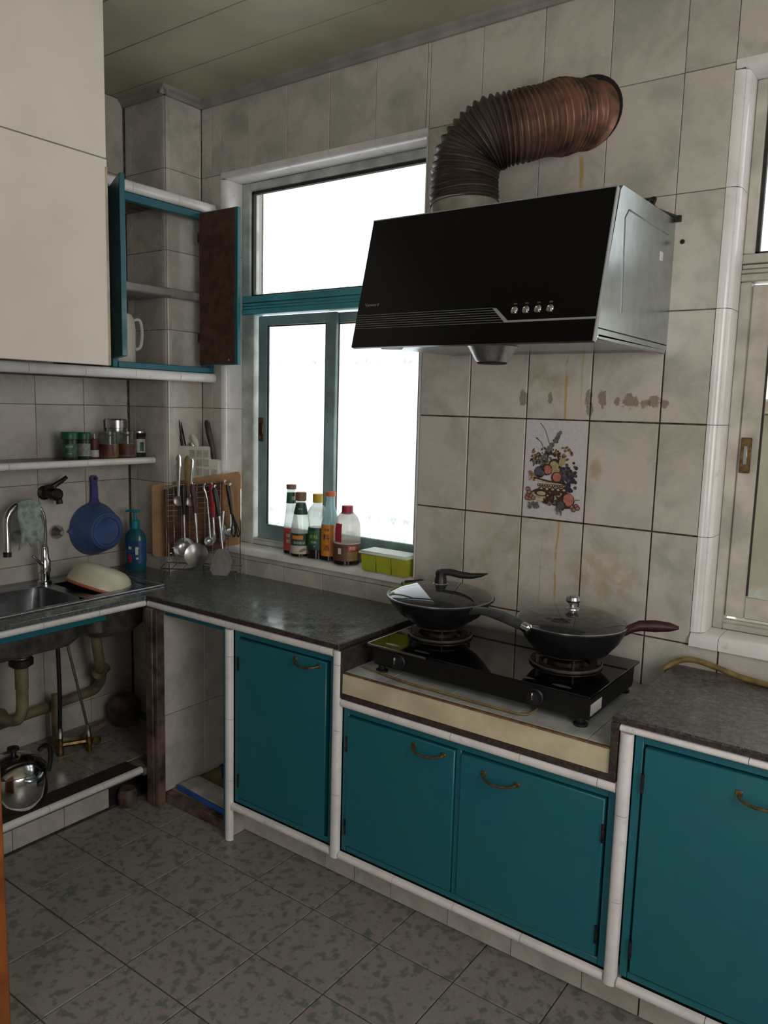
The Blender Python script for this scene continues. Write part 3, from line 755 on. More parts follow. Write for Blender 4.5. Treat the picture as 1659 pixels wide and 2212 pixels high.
part('granite_edge', G().box(.758, 1.95, -.5318, -.5302, ZS+.002, ZT-.007), M_granedge, t)

# ================================================================== SINK, TAPS, PIPES
sk = thing('sink', 'stainless steel double-bowl sink set into the left worktop', 'sink', (-1.39, -.83, ZT))
def bowl(g, x0, x1, y0, y1, zt, zb, r=.05):
    def rr(a, b, c, d, q): return [p for cx, cy, s in ((b-q, d-q, 0), (a+q, d-q, 1), (a+q, c+q, 2), (b-q, c+q, 3)) for p in arc(cx, cy, q, s*PI/2, (s+1)*PI/2, 4)]
    rings = [(rr(x0, x1, y0, y1, r), zt), (rr(x0+.006, x1-.006, y0+.006, y1-.006, r), zb+.03), (rr(x0+.03, x1-.03, y0+.03, y1-.03, r), zb)]
    n = len(rings[0][0]); vs = []; fs = []
    for pts, z in rings: vs += [(x, y, z) for x, y in pts]
    for k in range(2):
        for i in range(n): fs.append((k*n+i, k*n+(i+1) % n, (k+1)*n+(i+1) % n, (k+1)*n+i))
    fs.append(tuple(range(2*n, 3*n))); return g.add(vs, fs)
g = G(); B1 = (-1.52, -1.215, -1.21, -.725); B2 = (-1.52, -1.235, -.675, -.425)
g.box(-1.588, -1.182, -.425, -.388, ZT, ZT+.004, .0015).box(-1.588, -1.182, -1.275, -1.21, ZT, ZT+.004, .0015).box(-1.588, -1.52, -1.21, -.425, ZT, ZT+.004, .0015)
g.box(-1.215, -1.182, -1.21, -.425, ZT, ZT+.004, .0015).box(-1.52, -1.215, -.725, -.675, ZT, ZT+.004, .0015).box(-1.235, -1.215, -.675, -.425, ZT, ZT+.004)
part('rim', g, M_sink, sk)
part('rim_bead', G().tube([(-1.182, -1.275, ZT+.004), (-1.182, -.388, ZT+.004), (-1.588, -.388, ZT+.004)], .0042, 8), M_steel, sk)
for B, zb in ((B1, .685), (B2, .675)):
    b_ = part('basin', bowl(G(), *B, ZT+.002, zb), M_sink, sk)
    part('basin_underside', bowl(G(), B[0]-.004, B[1]+.004, B[2]-.004, B[3]+.004, ZS-.002, zb-.004), M_sinkdark, sk)
cy = -.905
d = part('drain_fitting', G().lathe([(0, .688), (.045, .688), (.052, .670), (.052, .655), (.036, .645), (.034, .612), (0, .612)], 20, T(-1.36, cy, 0)), M_steel, sk)
part('drain_nut', G().lathe([(.038, .64), (.044, .635), (.044, .615), (.03, .605), (0, .605)], 20, T(-1.36, cy, 0)), M_hose_b, d)
dp = thing('drain_pipe', 'yellowed plastic trap and drain pipe under the sink', 'pipe', (-1.45, -.85, .3))
part('tail_pipe', G().tube([(-1.36, cy, .612), (-1.36, cy, .52)], .024, 12), M_pvc, dp)
part('trap', G().tube(smooth([(-1.36, cy, .52), (-1.36, cy-.004, .43), (-1.38, cy-.02, .395), (-1.46, cy-.04, .39), (-1.54, cy+.01, .37), (-1.58, -.86, .31)], 6), .022, 12), M_pvc, dp)
part('waste_pipe', G().tube(smooth([(-1.60, -.90, .300), (-1.60, -.70, .312), (-1.60, -.47, .322), (-1.598, -.43, .338), (-1.56, -.435, .38), (-1.52, -.46, .43), (-1.47, -.50, .50), (-1.46, -.52, .60), (-1.45, -.53, .67)], 6), .0215, 12), M_pvc, dp)
part('elbow', G().lathe([(.024, -.03), (.0265, -.03), (.0265, .03), (.024, .03)], 14, T(-1.515, -.463, .437) @ RX(-.45) @ RY(.6)), M_pvc, dp)
part('standpipe', G().tube([(-1.55, -.66, .16), (-1.55, -.66, .38)], .017, 10), M_pvc, dp)
part('floor_pipe', G().tube(smooth([(-1.53, -.68, .20), (-1.50, -.60, .172), (-1.54, -.50, .171), (-1.56, -.42, .171)], 6), .016, 10), M_pvc, dp)
hs = thing('water_hose', 'black rubber supply hose hanging straight down under the sink', 'hose', (-1.46, -.70, .2))
part('hose', G().tube(smooth([(-1.50, -.69, .82), (-1.45, -.705, .70), (-1.44, -.705, .45), (-1.455, -.70, .27)], 6), .0085, 10), M_hose_b, hs)
part('connector', G().tube([(-1.455, -.70, .27), (-1.455, -.70, .225)], .011, 8), M_chrome, hs)
hs = thing('water_hose', 'thin grey braided supply hose slanting down under the sink', 'hose', (-1.42, -.62, .2))
part('hose', G().tube(smooth([(-1.52, -.68, .82), (-1.44, -.685, .70), (-1.40, -.65, .45), (-1.40, -.61, .265)], 6), .0055, 10), M_hose_g, hs)
part('connector', G().tube([(-1.40, -.61, .268), (-1.40, -.605, .22)], .010, 8), M_chrome, hs)
single('floor_valve', G().tube([(-1.46, -.70, .195), (-1.41, -.60, .195)], .012, 8).tube([(-1.455, -.70, .195), (-1.455, -.70, .228)], .011, 8).tube([(-1.40, -.605, .155), (-1.40, -.605, .222)], .011, 8).lathe([(0, 0), (.018, 0), (.02, .012), (.008, .016), (0, .016)], 12, T(-1.385, -.585, .20) @ RY(PI/2)).tube([(-1.455, -.70, .154), (-1.455, -.70, .195)], .013, 8),
       M_brass, 'brass angle valve joining the two hoses on the cupboard floor', 'valve', (-1.43, -.65, .154), local=False)
# faucet
fc = thing('faucet', 'chrome gooseneck faucet behind the left sink bowl', 'faucet', (-1.548, -.69, ZT+.004))
part('base', G().lathe([(0, 0), (.028, 0), (.028, .01), (.020, .016), (.020, .045), (.025, .05), (.025, .095), (.019, .105), (.017, .15), (0, .15)], 18), M_chrome, fc, local=True)
pts = [(0, 0, .13), (0, 0, .26)] + [(0, -.075+.075*math.cos(t), .26+.075*math.sin(t)) for t in [PI*q/10 for q in range(1, 11)]] + [(.004, -.152, .20), (.010, -.156, .15)]
part('spout', G().tube(pts, .0135, 12), M_chrome, fc, local=True)
part('aerator', G().tube([(.010, -.156, .152), (.011, -.157, .132)], .0155, 12), M_blackpl, fc, local=True)
part('lever', G().tube([(.012, -.01, .075), (.03, -.05, .11), (.032, -.068, .127)], [.008, .006, .005], 8), M_chrome, fc, local=True)
def cloth():
    g = G(); nu, nv = 14, 12; vs = []
    for i in range(nu+1):
        for j in range(nv+1):
            t = i/nu; a = -.03 - 1.0*t*0
            # draped over the arch: arc angle across, hanging towards the room
            y = -.022-.095*(j/nv); ar = math.sqrt(max(0, .0955**2-(y+.075)**2)) if abs(y+.075) < .0955 else 0
            top = .26+ar
            if t < .18: x = -.03+.05*t/.18; z = top-(.02*(1-t/.18))
            else:
                q = (t-.18)/.82; x = .022+.012*math.sin(q*2)+.006*math.sin(j*1.7+q*3)*q; z = top-.175*q*(1-.10*math.sin(j*.9))
            vs.append((x, y+.004*math.sin(i*.8), z))
    fs = [(i*(nv+1)+j, (i+1)*(nv+1)+j, (i+1)*(nv+1)+j+1, i*(nv+1)+j+1) for i in range(nu) for j in range(nv)]
    return g.add(vs, fs)
o = single('dishcloth', cloth(), M_cloth, 'grey-green dishcloth draped over the faucet neck', 'cloth', (-1.548, -.69, ZT+.004), angle=80)
sm = o.modifiers.new('thick', 'SOLIDIFY'); sm.thickness = .003
# wall fittings
for (y, z, r, lab) in ((-.569, 1.045, .030, 'round chrome wall outlet right of the faucet neck'), (-.735, 1.045, .026, 'round chrome wall outlet partly hidden left of the faucet neck')):
    single('wall_outlet', G().lathe([(0, .0), (r, 0), (r, .006), (r*.92, .018), (r*.55, .028), (r*.4, .046), (r*.3, .05), (0, .05)], 20, RY(PI/2)), M_steel, lab, 'pipe fitting', (XL, y, z), group=None)
tp = thing('wall_tap', 'dark rusted tap on the wall above the faucet', 'tap', (XL, -.616, 1.215))
part('tap_body', G().lathe([(0, 0), (.03, 0), (.03, .006), (.018, .012), (.018, .06), (.026, .065), (.026, .10), (.014, .11), (0, .11)], 14, RY(PI/2)), M_rusttap, tp, local=True)
part('tap_spout', G().tube(smooth([(.05, 0, 0), (.085, .01, -.012), (.095, .012, -.04)], 4), .013, 10), M_rusttap, tp, local=True)
part('tap_handle', G().tube([(.075, 0, .01), (.075, 0, .035), (.08, .03, .052), (.08, .055, .068)], [.012, .012, .010, .008], 8).tube([(.075, 0, .03), (.075, -.035, .03)], .011, 8), M_rusttap, tp, local=True)
# blue scoop
sc_ = thing('water_scoop', 'blue plastic water scoop hanging upside on the left wall', 'scoop', (XL+.004, -.392, 1.04))
part('bowl', G().lathe([(.112, 0), (.118, .004), (.116, .012), (.085, .095), (.078, .104), (.066, .106), (.060, .102), (0, .102)], 36, RY(PI/2)), M_blue, sc_, local=True)
part('base_ring', G().lathe([(.056, .102), (.060, .110), (.070, .110), (.074, .104)], 36, RY(PI/2)), M_blue, sc_, local=True)
part('lip', G().prism([(-.105, -.022), (-.130, .0), (-.105, .022)], 'x', .002, .02), M_blue, sc_, local=True)
part('handle', G().prism([(-.030, .095), (-.015, .13), (-.013, .205), (-.017, .225), (-.008, .236), (.008, .236), (.017, .225), (.013, .205), (.017, .13), (.036, .09)], 'x', .004, .020), M_purple, sc_, local=True)
part('hang_hole', G().lathe([(0, 0), (.006, 0), (.006, .002), (0, .002)], 10, T(.0195, 0, .222) @ RY(PI/2)), M_dark, sc_, local=True)
# soap bottle
sb = thing('soap_bottle', 'tall blue pump bottle of dish soap beside the sink', 'bottle', (-1.525, -.268, ZT), (0, 0, .45))
part('body', G().lathe([(0, 0), (.043, 0), (.047, .006), (.048, .13), (.045, .155), (.034, .175), (.017, .186), (.016, .195), (0, .195)], 24, None, 1.0, .72), M_soap, sb, local=True)
lb = G(); lb.lathe([(.0487, .035), (.0487, .135)], 24, None, 1.0, .725)
l_ = part('label', lb, M_soaplab, sb, local=True)
g = G()
for u, z, a, h in ((.010, .075, .012, .035), (-.02, .10, .014, .012), (.012, .10, .016, .006), (.012, .055, .012, .008)): arc_patch(g, .0492, -1.2+u*20-a*10, -1.2+u*20+a*10, z, z+h, 4)
part('label_mark', g, M_ink_w, l_, local=True)
part('label_fruit', arc_patch(G(), .0494, -1.75, -1.45, .042, .075, 5), M_red, l_, local=True)
part('collar', G().lathe([(0, .186), (.0185, .186), (.0185, .222), (.012, .226), (0, .226)], 18), pm('turquoise_pump', (.02, .24, .36), .35), sb, local=True)
part('pump', G().tube([(0, 0, .22), (0, 0, .262)], .006, 10).box(-.016, .02, -.010, .010, .258, .270, .003).tube([(-.012, 0, .264), (-.04, 0, .263), (-.046, 0, .257)], [.006, .005, .004], 8), bpy.data.materials['turquoise_pump'], sb, local=True)
# tilted basin in the right-hand bowl
bs = thing('basin_dish', 'cream enamel basin with orange rim lying tilted in the right sink bowl', 'basin', (-1.380, -.556, .842), (math.radians(-22), math.radians(5), 0))
part('shell', G().lathe([(.132, 0), (.129, .02), (.119, .05), (.104, .073), (.082, .087), (.048, .092), (0, .093), (0, .089), (.048, .088), (.080, .083), (.101, .070), (.115, .049), (.125, .02), (.128, 0)], 40), M_bowl, bs, local=True)
part('rim', G().tube([(.131*math.cos(2*PI*i/40), .131*math.sin(2*PI*i/40), 0) for i in range(40)], .0065, 8, True), M_bowlrim, bs, local=True)
# pot on the cupboard shelf
pt = thing('cooking_pot', 'shiny stainless steel lidded pot on the shelf under the sink', 'pot', (-1.215, -1.025, .1565))
part('body', G().lathe([(0, 0), (.085, 0), (.100, .012), (.112, .045), (.115, .085), (.112, .120), (.104, .140), (.100, .141), (0, .14)], 36), M_chrome, pt, local=True)
part('lid', G().lathe([(.106, .138), (.108, .142), (.102, .150), (.085, .166), (.055, .182), (.02, .188), (0, .189)], 36), M_chrome, pt, local=True)
part('lid_knob', G().lathe([(0, .186), (.010, .187), (.010, .198), (.020, .204), (.020, .214), (0, .218)], 16), M_blackpl, pt, local=True)
part('handle', G().tube(smooth([(.03, .08, .185), (.05, .09, .205), (.075, .095, .20), (.095, .085, .165), (.102, .07, .13)], 4), .009, 8), M_blackpl, pt, local=True)
part('lid_clip', G().tube(smooth([(.107, -.02, .13), (.118, .0, .125), (.112, .03, .122), (.10, .05, .13)], 4), .006, 8), M_steel, pt, local=True)
# boards in the niche
bd = thing('plastic_board', 'stained white plastic board with blue edge lying in the niche', 'board', (-.86, -.40, .0455), (0, 0, math.radians(-4)))
part('panel', G().box(-.165, .185, -.055, .045, .006, .020, .002), M_board_w, bd, local=True)
part('edge_strip', G().box(-.166, .186, -.066, -.055, .0, .020, .002), M_board_b, bd, local=True)
single('plastic_box', G().box(-.10, .10, -.075, .075, 0, .05, .004).box(-.105, .105, -.08, .08, .05, .058, .002), M_navy, 'dark navy plastic box at the back of the niche', 'box', (-.865, -.20, .0455))
single('drain_jar', G().lathe([(0, 0), (.06, 0), (.07, .05), (.072, .09), (.05, .12), (.04, .13), (0, .13)], 20), M_dirtywood, 'dark pot at the back of the sink cupboard beside the corner post', 'pot', (-1.54, -.33, .154))

# ================================================================== LEFT WALL SHELF AND JARS
sh = thing('wall_shelf', 'narrow tiled shelf with white bullnose edge on the left wall', 'shelf', (-1.56, -.7, 1.33))
part('slab', G().box(-1.658, -1.482, -1.6, -.197, 1.334, 1.3555, .001), M_grout, sh)
trim_run(sh, 'y', -1.6, -.199, 1.331, 1.360, -1.483, .33, .018, None, .075)
ca = [-1.6, -1.27, -.94, -.61, -.2]
for a, b in zip(ca, ca[1:]):
    o = put_tile(sh, Vector((-1.657, a+.001, 1.3595)) - sh.location, (-PI/2, 0, 0), .174, b-a-.002, pm('dark_shelf_tile', (.10, .10, .14), .3) if 'dark_shelf_tile' not in bpy.data.materials else bpy.data.materials['dark_shelf_tile'], 'tile', .004)
ZJ = 1.3595
def green_jar(y, x, r, h, label, labmat):
    t = thing('spice_jar', label, 'jar', (x, y, ZJ), group=None)
    part('jar', G().lathe([(0, 0), (r*.94, 0), (r, .004), (r, h*.70), (r*.86, h*.77), (r*.86, h*.80), (0, h*.8)], 20), M_jardark, t, local=True)
    part('label', arc_patch(G(), r+.0006, -1.9, .7, .012, h*.58, 10), labmat, t, local=True)
    part('label_text', arc_patch(arc_patch(G(), r+.0012, -1.0, -.1, h*.44, h*.52, 6), r+.0012, -.9, -.3, h*.2, h*.24, 6), M_greylab, t, local=True)
    part('lid', G().lathe([(r*.85, h*.74), (r*1.06, h*.74), (r*1.08, h*.77), (r*1.08, h*.97), (r*1.0, h), (0, h)], 24), M_green, t, local=True)
    return t
green_jar(-.572, -1.535, .031, .112, 'green-lidded spice jar with green label, leftmost on the wall shelf', M_greenlab)
green_jar(-.508, -1.535, .027, .110, 'green-lidded spice jar with grey label, second from left on the wall shelf', M_greylab)
t = thing('spice_jar', 'narrow dark brown jar between the green-lidded and orange-brown jars', 'jar', (-1.545, -.452, ZJ))
part('jar', G().lathe([(0, 0), (.019, 0), (.021, .003), (.021, .075), (.017, .085), (0, .085)], 18), M_brownlab, t, local=True)
part('label', arc_patch(G(), .0215, -1.6, .6, .006, .035, 8), M_lab_w, t, local=True)
part('lid', G().lathe([(.018, .08), (.020, .082), (.020, .104), (0, .106)], 18), M_jarglass, t, local=True)
def brown_jar(y, x, r, label, seed):
    t = thing('spice_jar', label, 'jar', (x, y, ZJ))
    part('jar', G().lathe([(0, 0), (r*.95, 0), (r, .004), (r, .096), (r*.93, .106), (0, .106)], 26), M_jarglass, t, local=True)
    part('contents', G().lathe([(0, .002), (r*.93, .003), (r*.955, .006), (r*.955, .060), (0, .061)], 22), M_orangefill, t, local=True)
    part('label', arc_patch(G(), r+.0008, -1.55+seed, .15+seed, .012, .058, 12), M_brownlab, t, local=True)
    part('lid', G().lathe([(r*.9, .100), (r*1.02, .101), (r*1.02, .113), (0, .115)], 26), M_jarglass, t, local=True)
brown_jar(-.395, -1.525, .041, 'clear jar of orange-brown spice with dark label, left of the pair', -.25)
brown_jar(-.300, -1.535, .043, 'clear jar of orange-brown spice with dark label, right of the pair', .1)
t = thing('spice_jar', 'slim jar with dark lid and pale green label, rightmost on the wall shelf', 'jar', (-1.545, -.226, ZJ))
part('jar', G().lathe([(0, 0), (.026, 0), (.028, .004), (.028, .08), (.024, .09), (0, .09)], 20), M_jardark, t, local=True)
part('label', arc_patch(G(), .0286, -1.5, .5, .018, .078, 8), M_lab_w, t, local=True)
part('label_text', arc_patch(G(), .029, -.55, .1, .024, .064, 6), M_greenlab, t, local=True)
part('lid', G().lathe([(.024, .088), (.029, .088), (.029, .106), (.026, .110), (0, .110)], 20), M_dark, t, local=True)
part('lid_rim', G().lathe([(.0295, .104), (.0295, .112), (0, .1125)], 20), M_steel, t, local=True)
t = thing('steel_tin', 'round steel tin with flat lid standing behind the spice jars', 'tin', (-1.612, -.295, ZJ))
part('tin', G().lathe([(0, 0), (.040, 0), (.042, .003), (.042, .125), (0, .125)], 32), M_steel, t, local=True)
part('lid', G().lathe([(.044, .122), (.046, .124), (.046, .158), (.042, .163), (0, .163)], 32), M_steel, t, local=True)

# ================================================================== UPPER CABINET ON THE LEFT WALL
uc = thing('wall_cabinet', 'tiled wall cabinet in the corner with two open teal doors', 'cabinet', (-1.48, -.6, 1.69))
XU = -1.306
for z0, z1, xf in ((1.692, 1.732, XU), (2.408, 2.450, XU)):
    part('slab', G().box(-1.657, xf, -1.6, -.197, z0+.003, z1-.002).box(-1.384, xf, -.197, -.003, z0+.003, z1-.002), M_grout, uc)
    trim_run(uc, 'y', -1.6, -.004, z0, z1, xf, .225, .018, None, .05)
part('middle_shelf', G().box(-1.657, -1.345, -1.6, -.197, 2.042, 2.078, .006).box(-1.384, -1.345, -.197, -.003, 2.042, 2.078, .006), M_cornice, uc)
part('face_frame', G().box(-1.334, XU, -.50, -.004, 2.376, 2.407, .002).box(-1.334, XU, -.50, -.004, 1.733, 1.757, .002).box(-1.334, XU, -.52, -.492, 1.733, 2.407, .002).box(-1.334, XU, -.022, -.004, 1.757, 2.376, .002), M_teal, uc)
part('end_board', G().box(-1.655, -1.31, -.56, -.535, 1.733, 2.407, .002), M_brown_board, uc)
# right leaf: swung square to the back wall
dr = part('door', G().box(-1.312, -1.078, -.078, -.058, 1.765, 2.402, .002), M_teal, uc)
part('door_lining', G().box(-1.310, -1.0925, -.0805, -.078, 1.767, 2.400, .001), M_brown_board, dr)
part('magnet_plate', G().lathe([(0, 0), (.004, 0), (.004, .002), (0, .002)], 10, T(-1.125, -.0805, 1.785) @ RX(PI/2)), M_chrome, dr)
part('hinge', G().tube([(-1.312, -.082, 1.86), (-1.312, -.082, 1.90)], .005, 8).tube([(-1.312, -.082, 2.28), (-1.312, -.082, 2.32)], .005, 8), M_rusttap, dr)
# left leaf: swung out towards the room, seen nearly edge-on
Ml = T(-1.300, -.520, 0) @ RZ(math.radians(-25.5))
dl = part('door', G().box(0, .235, -.010, .010, 1.765, 2.402, .002, Ml), M_teal, uc)
part('door_lining', G().box(.008, .22, .010, .0125, 1.768, 2.40, .001, Ml), M_brown_board, dl)
part('hinge', G().tube([(-1.300, -.507, 1.86), (-1.300, -.507, 1.90)], .005, 8).tube([(-1.300, -.507, 2.28), (-1.300, -.507, 2.32)], .005, 8), M_rusttap, dl)
jg = thing('plastic_jug', 'white plastic jug with side handle inside the open wall cabinet', 'jug', (-1.46, -.392, 1.731))
part('body', G().lathe([(0, 0), (.068, 0), (.074, .008), (.076, .16), (.072, .20), (.060, .225), (.03, .236), (0, .238)], 28), M_whitepl, jg, local=True)
part('handle', G().tube(smooth([(.03, .062, .205), (.04, .085, .205), (.045, .092, .16), (.04, .088, .10), (.03, .070, .085)], 4), .007, 8), M_whitepl, jg, local=True)
part('emblem', G().tube([(.0765*math.cos(-.45+.16*math.cos(a)), .0765*math.sin(-.45+.16*math.cos(a)), .075+.014*math.sin(a)) for a in [2*PI*i/16 for i in range(16)]], .0012, 5, True), M_slot, jg, local=True)
single('brown_pot_lid', G().lathe([(0, 0), (.030, 0), (.034, .006), (.030, .014), (.010, .018), (.008, .026), (0, .028)], 18), M_brownedge, 'small brown knobbed pot lid beside the jug inside the wall cabinet', 'pot lid', (-1.365, -.335, 1.731))  # small brown item, modelled as a knobbed pot lid
# pale hanging cupboard in the top left of the view
hc = thing('hanging_cupboard', 'tall pale laminate cupboard front hanging at the top left', 'cupboard', (-.95, -1.2, 1.72))
part('carcass', G().box(-1.02, -.905, -2.10, -.835, 1.73, ZC-.001, .002), M_pale_lam, hc)
part('lower_front', G().box(-.905, -.885, -2.10, -.822, 1.718, 2.364, .002), M_pale_lam, hc)
part('upper_front', G().box(-.905, -.885, -2.10, -.824, 2.3675, ZC-.001, .002), M_pale_lam, hc)
part('edge_band', G().box(-.886, -.8838, -.830, -.8215, 1.719, 2.34, .0005), M_cream, hc)
# orange door leaf at the far left
od = thing('door_leaf', 'orange-brown varnished wooden door edge at the lower left of the view', 'door', (-.395, -1.9, 0))
part('leaf', G().box(-.415, -.378, -2.25, -1.5, .005, 2.0, .003), M_orange, od)
part('handle', G().tube([(-.378, -1.57, 1.0), (-.345, -1.57, 1.0), (-.34, -1.66, 1.0)], .008, 8), M_steel, od)

# ================================================================== UTENSIL CORNER (frame turned to face out of the corner)
RO = Vector((-1.47, -.215, 0)); RA = math.atan2(.525, .851)
def RP(u, off, z): return (RO.x+.851*u+.525*off, RO.y+.525*u-.851*off, z)
RR = (0, 0, RA)
def rloc(u, off, z): return RP(u, off, z)
def rprism(x0, x1, z0, z1, zr, r, y0, y1):
    """board outline: width x0..x1, left bottom z0, right bottom z1, top shift zr, rounded corners"""
    return [p for p in arc(x1-r, zr+z1-r, r, 0, PI/2, 4) + arc(x0+r, zr+z0-r, r, PI/2, PI, 4) + arc(x0+r, z0+r, r, PI, 1.5*PI, 4) + arc(x1-r, z1+r, r, 1.5*PI, 2*PI, 4)]
cb = single('chopping_board', G().prism(rprism(-.20, .20, 0, .068, .325, .018, 0, 0), 'y', -.009, .009), M_wood, 'large light wooden chopping board leaning in the corner behind the rack', 'chopping board', rloc(.20, 0, .915), RR)
cb2 = single('chopping_board', G().prism(rprism(-.135, .135, 0, .04, .30, .01, 0, 0), 'y', -.010, .010), M_wood2, 'smaller dark brown chopping board standing between light board and wire rack', 'chopping board', rloc(.20, .033, .925), RR)
rk = thing('utensil_rack', 'chrome wire utensil rack with tray base in the corner of the worktop', 'rack', rloc(.225, .09, ZT), RR)
def rw(u, off, z): return (u-.225, -(off-.09), z-ZT)
g = G(); u0, u1 = .088, .362
for k in range(13):
    z = .945+.0235*k; g.tube([rw(u0, .07, z), rw(u1, .07, z+.03)], .0013, 5)
for k in range(9):
    u = u0+(u1-u0)*k/8; g.tube([rw(u, .0715, .93+.03*k/8), rw(u, .0715, 1.238+.03*k/8)], .0011, 5)
part('wire_grid', g, M_chrome, rk, local=True)
part('top_rail', G().tube([rw(u0-.004, .072, 1.240), rw(u1+.006, .072, 1.270)], .003, 8), M_chrome, rk, local=True)
g = G()
for k in range(8): u = u0+.0+(.335)*k/7; g.tube([rw(u, .07, .905), rw(u+.004, .155, .897)], .0014, 5)
g.tube([rw(u0, .07, .905), rw(u0+.0, .155, .895), rw(u0+.335, .155, .895), rw(u0+.335, .07, .905), rw(u0, .07, .905)], .003, 6)
part('tray', g, M_chrome, rk, local=True)
for u in (u0+.008, u0+.327):
    part('foot', G().tube([rw(u, .15, .897), rw(u, .156, .875), rw(u+.006, .160, .8575)], .0032, 6), M_brass, rk, local=True)
    part('foot', G().tube([rw(u, .07, 1.24), rw(u, .068, .90), rw(u, .066, .8575)], .0028, 6), M_chrome, rk, local=True)
def utensil(name, label, u, off, zt, zh, zs, handle_m, du, head, group='utensils hanging on the wire rack', hr=.011, sr=.0042):
    t = thing(name, label, 'utensil', rloc(u, off, zt), RR, group)
    part('handle', G().tube([(0, 0, .0), (.0, 0, -.012), (du*.3, 0, (zh-zt)*.5), (du*.55, 0, zh-zt)], [hr*.55, hr, hr*1.05, hr*.75], 10), handle_m, t, local=True)
    part('shaft', G().tube([(du*.55, 0, zh-zt+.004), (du*.8, -.002, (zh+zs)/2-zt), (du, -.004, zs-zt)], [sr, sr, sr*1.5], 8, ry=sr), M_steel, t, local=True)
    part('hook', G().tube([(0, .0, -.004), (0, .004, .008), (0, .016, .010), (0, .020, .002)], .002, 6), M_chrome, t, local=True)
    part('head', head(du, zs-zt), M_steel, t, local=True)
    return t
def ladle_head(r, dp):
    return lambda du, z: G().lathe([(0, -dp), (r*.5, -dp*.86), (r*.85, -dp*.5), (r, 0), (r*.96, .001), (r*.8, -dp*.48), (r*.47, -dp*.8), (0, -dp*.94)], 20, T(du, -.012, z-r*.55) @ RX(math.radians(62)) @ T(0, 0, 0))
def skim_head(du, z):
    return G().lathe([(0, -.016), (.03, -.012), (.050, 0), (.0515, .002), (.03, -.009), (0, -.013)], 26, T(du, -.016, z-.052) @ RX(math.radians(68)))
def turner_head(du, z):
    n = 7; vs = []; P = [(-.016, 0), (-.030, -.018), (-.043, -.05), (-.044, -.085), (-.030, -.108), (.030, -.108), (.044, -.085), (.043, -.05), (.030, -.018), (.016, 0)]
    g = G()
    f = [(du+x, -.006-.10*abs(x)+.16*x*x*0-.03*(z0 < -.06), z+z0) for x, z0 in P]; b = [(x, y+.0015, q) for x, y, q in f]; m = len(P)
    return g.add(f+b, [tuple(range(m)), tuple(range(m, 2*m))] + [(i, (i+1) % m, m+(i+1) % m, m+i) for i in range(m)])
utensil('ladle', 'steel ladle with dark green-black handle, leftmost hanging on the rack', .173, .10, 1.252, 1.124, 1.007, M_black, .006, ladle_head(.047, .03))
sk_ = utensil('skimmer', 'steel slotted skimmer with dark brown handle, second on the rack', .227, .145, 1.262, 1.139, 1.013, M_chop, .022, skim_head)
g = G()
for q in range(18):
    a = q*2.4; rr_ = .007*math.sqrt(q)*1.35+.002
    g.lathe([(0, 0), (.0021, 0), (.0021, .0012), (0, .0012)], 6, T(.022, -.016, -.301) @ RX(math.radians(68)) @ T(rr_*math.cos(a), rr_*math.sin(a), -.0150+.2*rr_*rr_/.05-.0005) @ T(0, 0, -.0012))
part('hole', g, M_dark, sk_, local=True, kind='stuff')
utensil('ladle', 'slim all-steel ladle with small bowl, hanging at the middle of the rack', .262, .095, 1.252, 1.19, 1.026, M_chrome, .028, ladle_head(.023, .018), hr=.006)
utensil('peeler', 'red-handled kitchen tool hanging behind the spatula on the rack', .294, .09, 1.257, 1.115, 1.04, M_red, .012, lambda du, z: G().box(du-.008, du+.008, -.004, .0, z-.03, z+.01, .001))
utensil('spatula', 'steel wok spatula with ribbed black handle hanging on the rack', .330, .170, 1.254, 1.133, .996, M_blackpl, .036, turner_head)
utensil('wooden_spatula', 'orange wooden spatula hanging near the right of the rack', .350, .09, 1.268, 1.145, 1.06, M_woodh, -.008, lambda du, z: G().box(du-.012, du+.012, -.004, .002, z-.05, z+.02, .002), sr=.005)
t = thing('kitchen_scissors', 'dark looped scissors hanging rightmost on the rack', 'scissors', rloc(.370, .122, 1.262), RR)
part('blades', G().tube([(0, 0, 0), (.010, 0, -.05), (.022, 0, -.125)], [.006, .009, .006], 8, ry=.003).tube([(-.002, .004, 0), (.012, .004, -.06), (.018, .004, -.125)], [.005, .008, .005], 8, ry=.003), M_black, t, local=True)
for s in (-1, 1):
    part('finger_loop', G().tube(smooth([(.020, 0, -.12), (.020+.004+.012*(s > 0), 0, -.16), (.032+.012*s, 0, -.205), (.040+.008*s, 0, -.222), (.046+.010*s, 0, -.205), (.036+.004*s, 0, -.16), (.024, 0, -.122)], 4), .0032, 6), M_black, t, local=True)
utensil('serving_spoon', 'small dark spoon hanging low at the right end of the rack', .372, .088, 1.255, 1.20, 1.075, M_black, .006, ladle_head(.026, .016), hr=.005, sr=.003)
# handles sticking up behind the rack
def upright(name, label, u, off, z0, z1, m, wd, lean=0):
    t = thing(name, label, 'utensil', rloc(u, off, z0), RR)
    h = z1-z0
    part('handle', G().tube([(0, 0, 0), (lean*.3, 0, h*.35), (lean*.7, 0, h*.7), (lean, 0, h*.93), (lean, 0, h)], [wd*.5, wd*.7, wd, wd*.9, wd*.4], 10, ry=.004), m, t, local=True)
    part('bowl', G().lathe([(0, -.010), (.018, -.006), (.024, 0), (.022, .001), (0, -.006)], 16, T(0, 0, -.02) @ RX(PI/2)), M_steel, t, local=True)
upright('serving_spoon', 'upright steel spoon handle, left of the three behind the rack top', .147, .082, 1.20, 1.380, M_chrome, .013, .002)
upright('rice_paddle', 'upright ochre wooden handle between two steel handles behind the rack', .184, .080, 1.20, 1.376, M_ochre, .0145, .002)
upright('serving_spoon', 'upright steel spoon handle, right of the three behind the rack top', .200, .086, 1.20, 1.364, M_chrome, .008, .010)
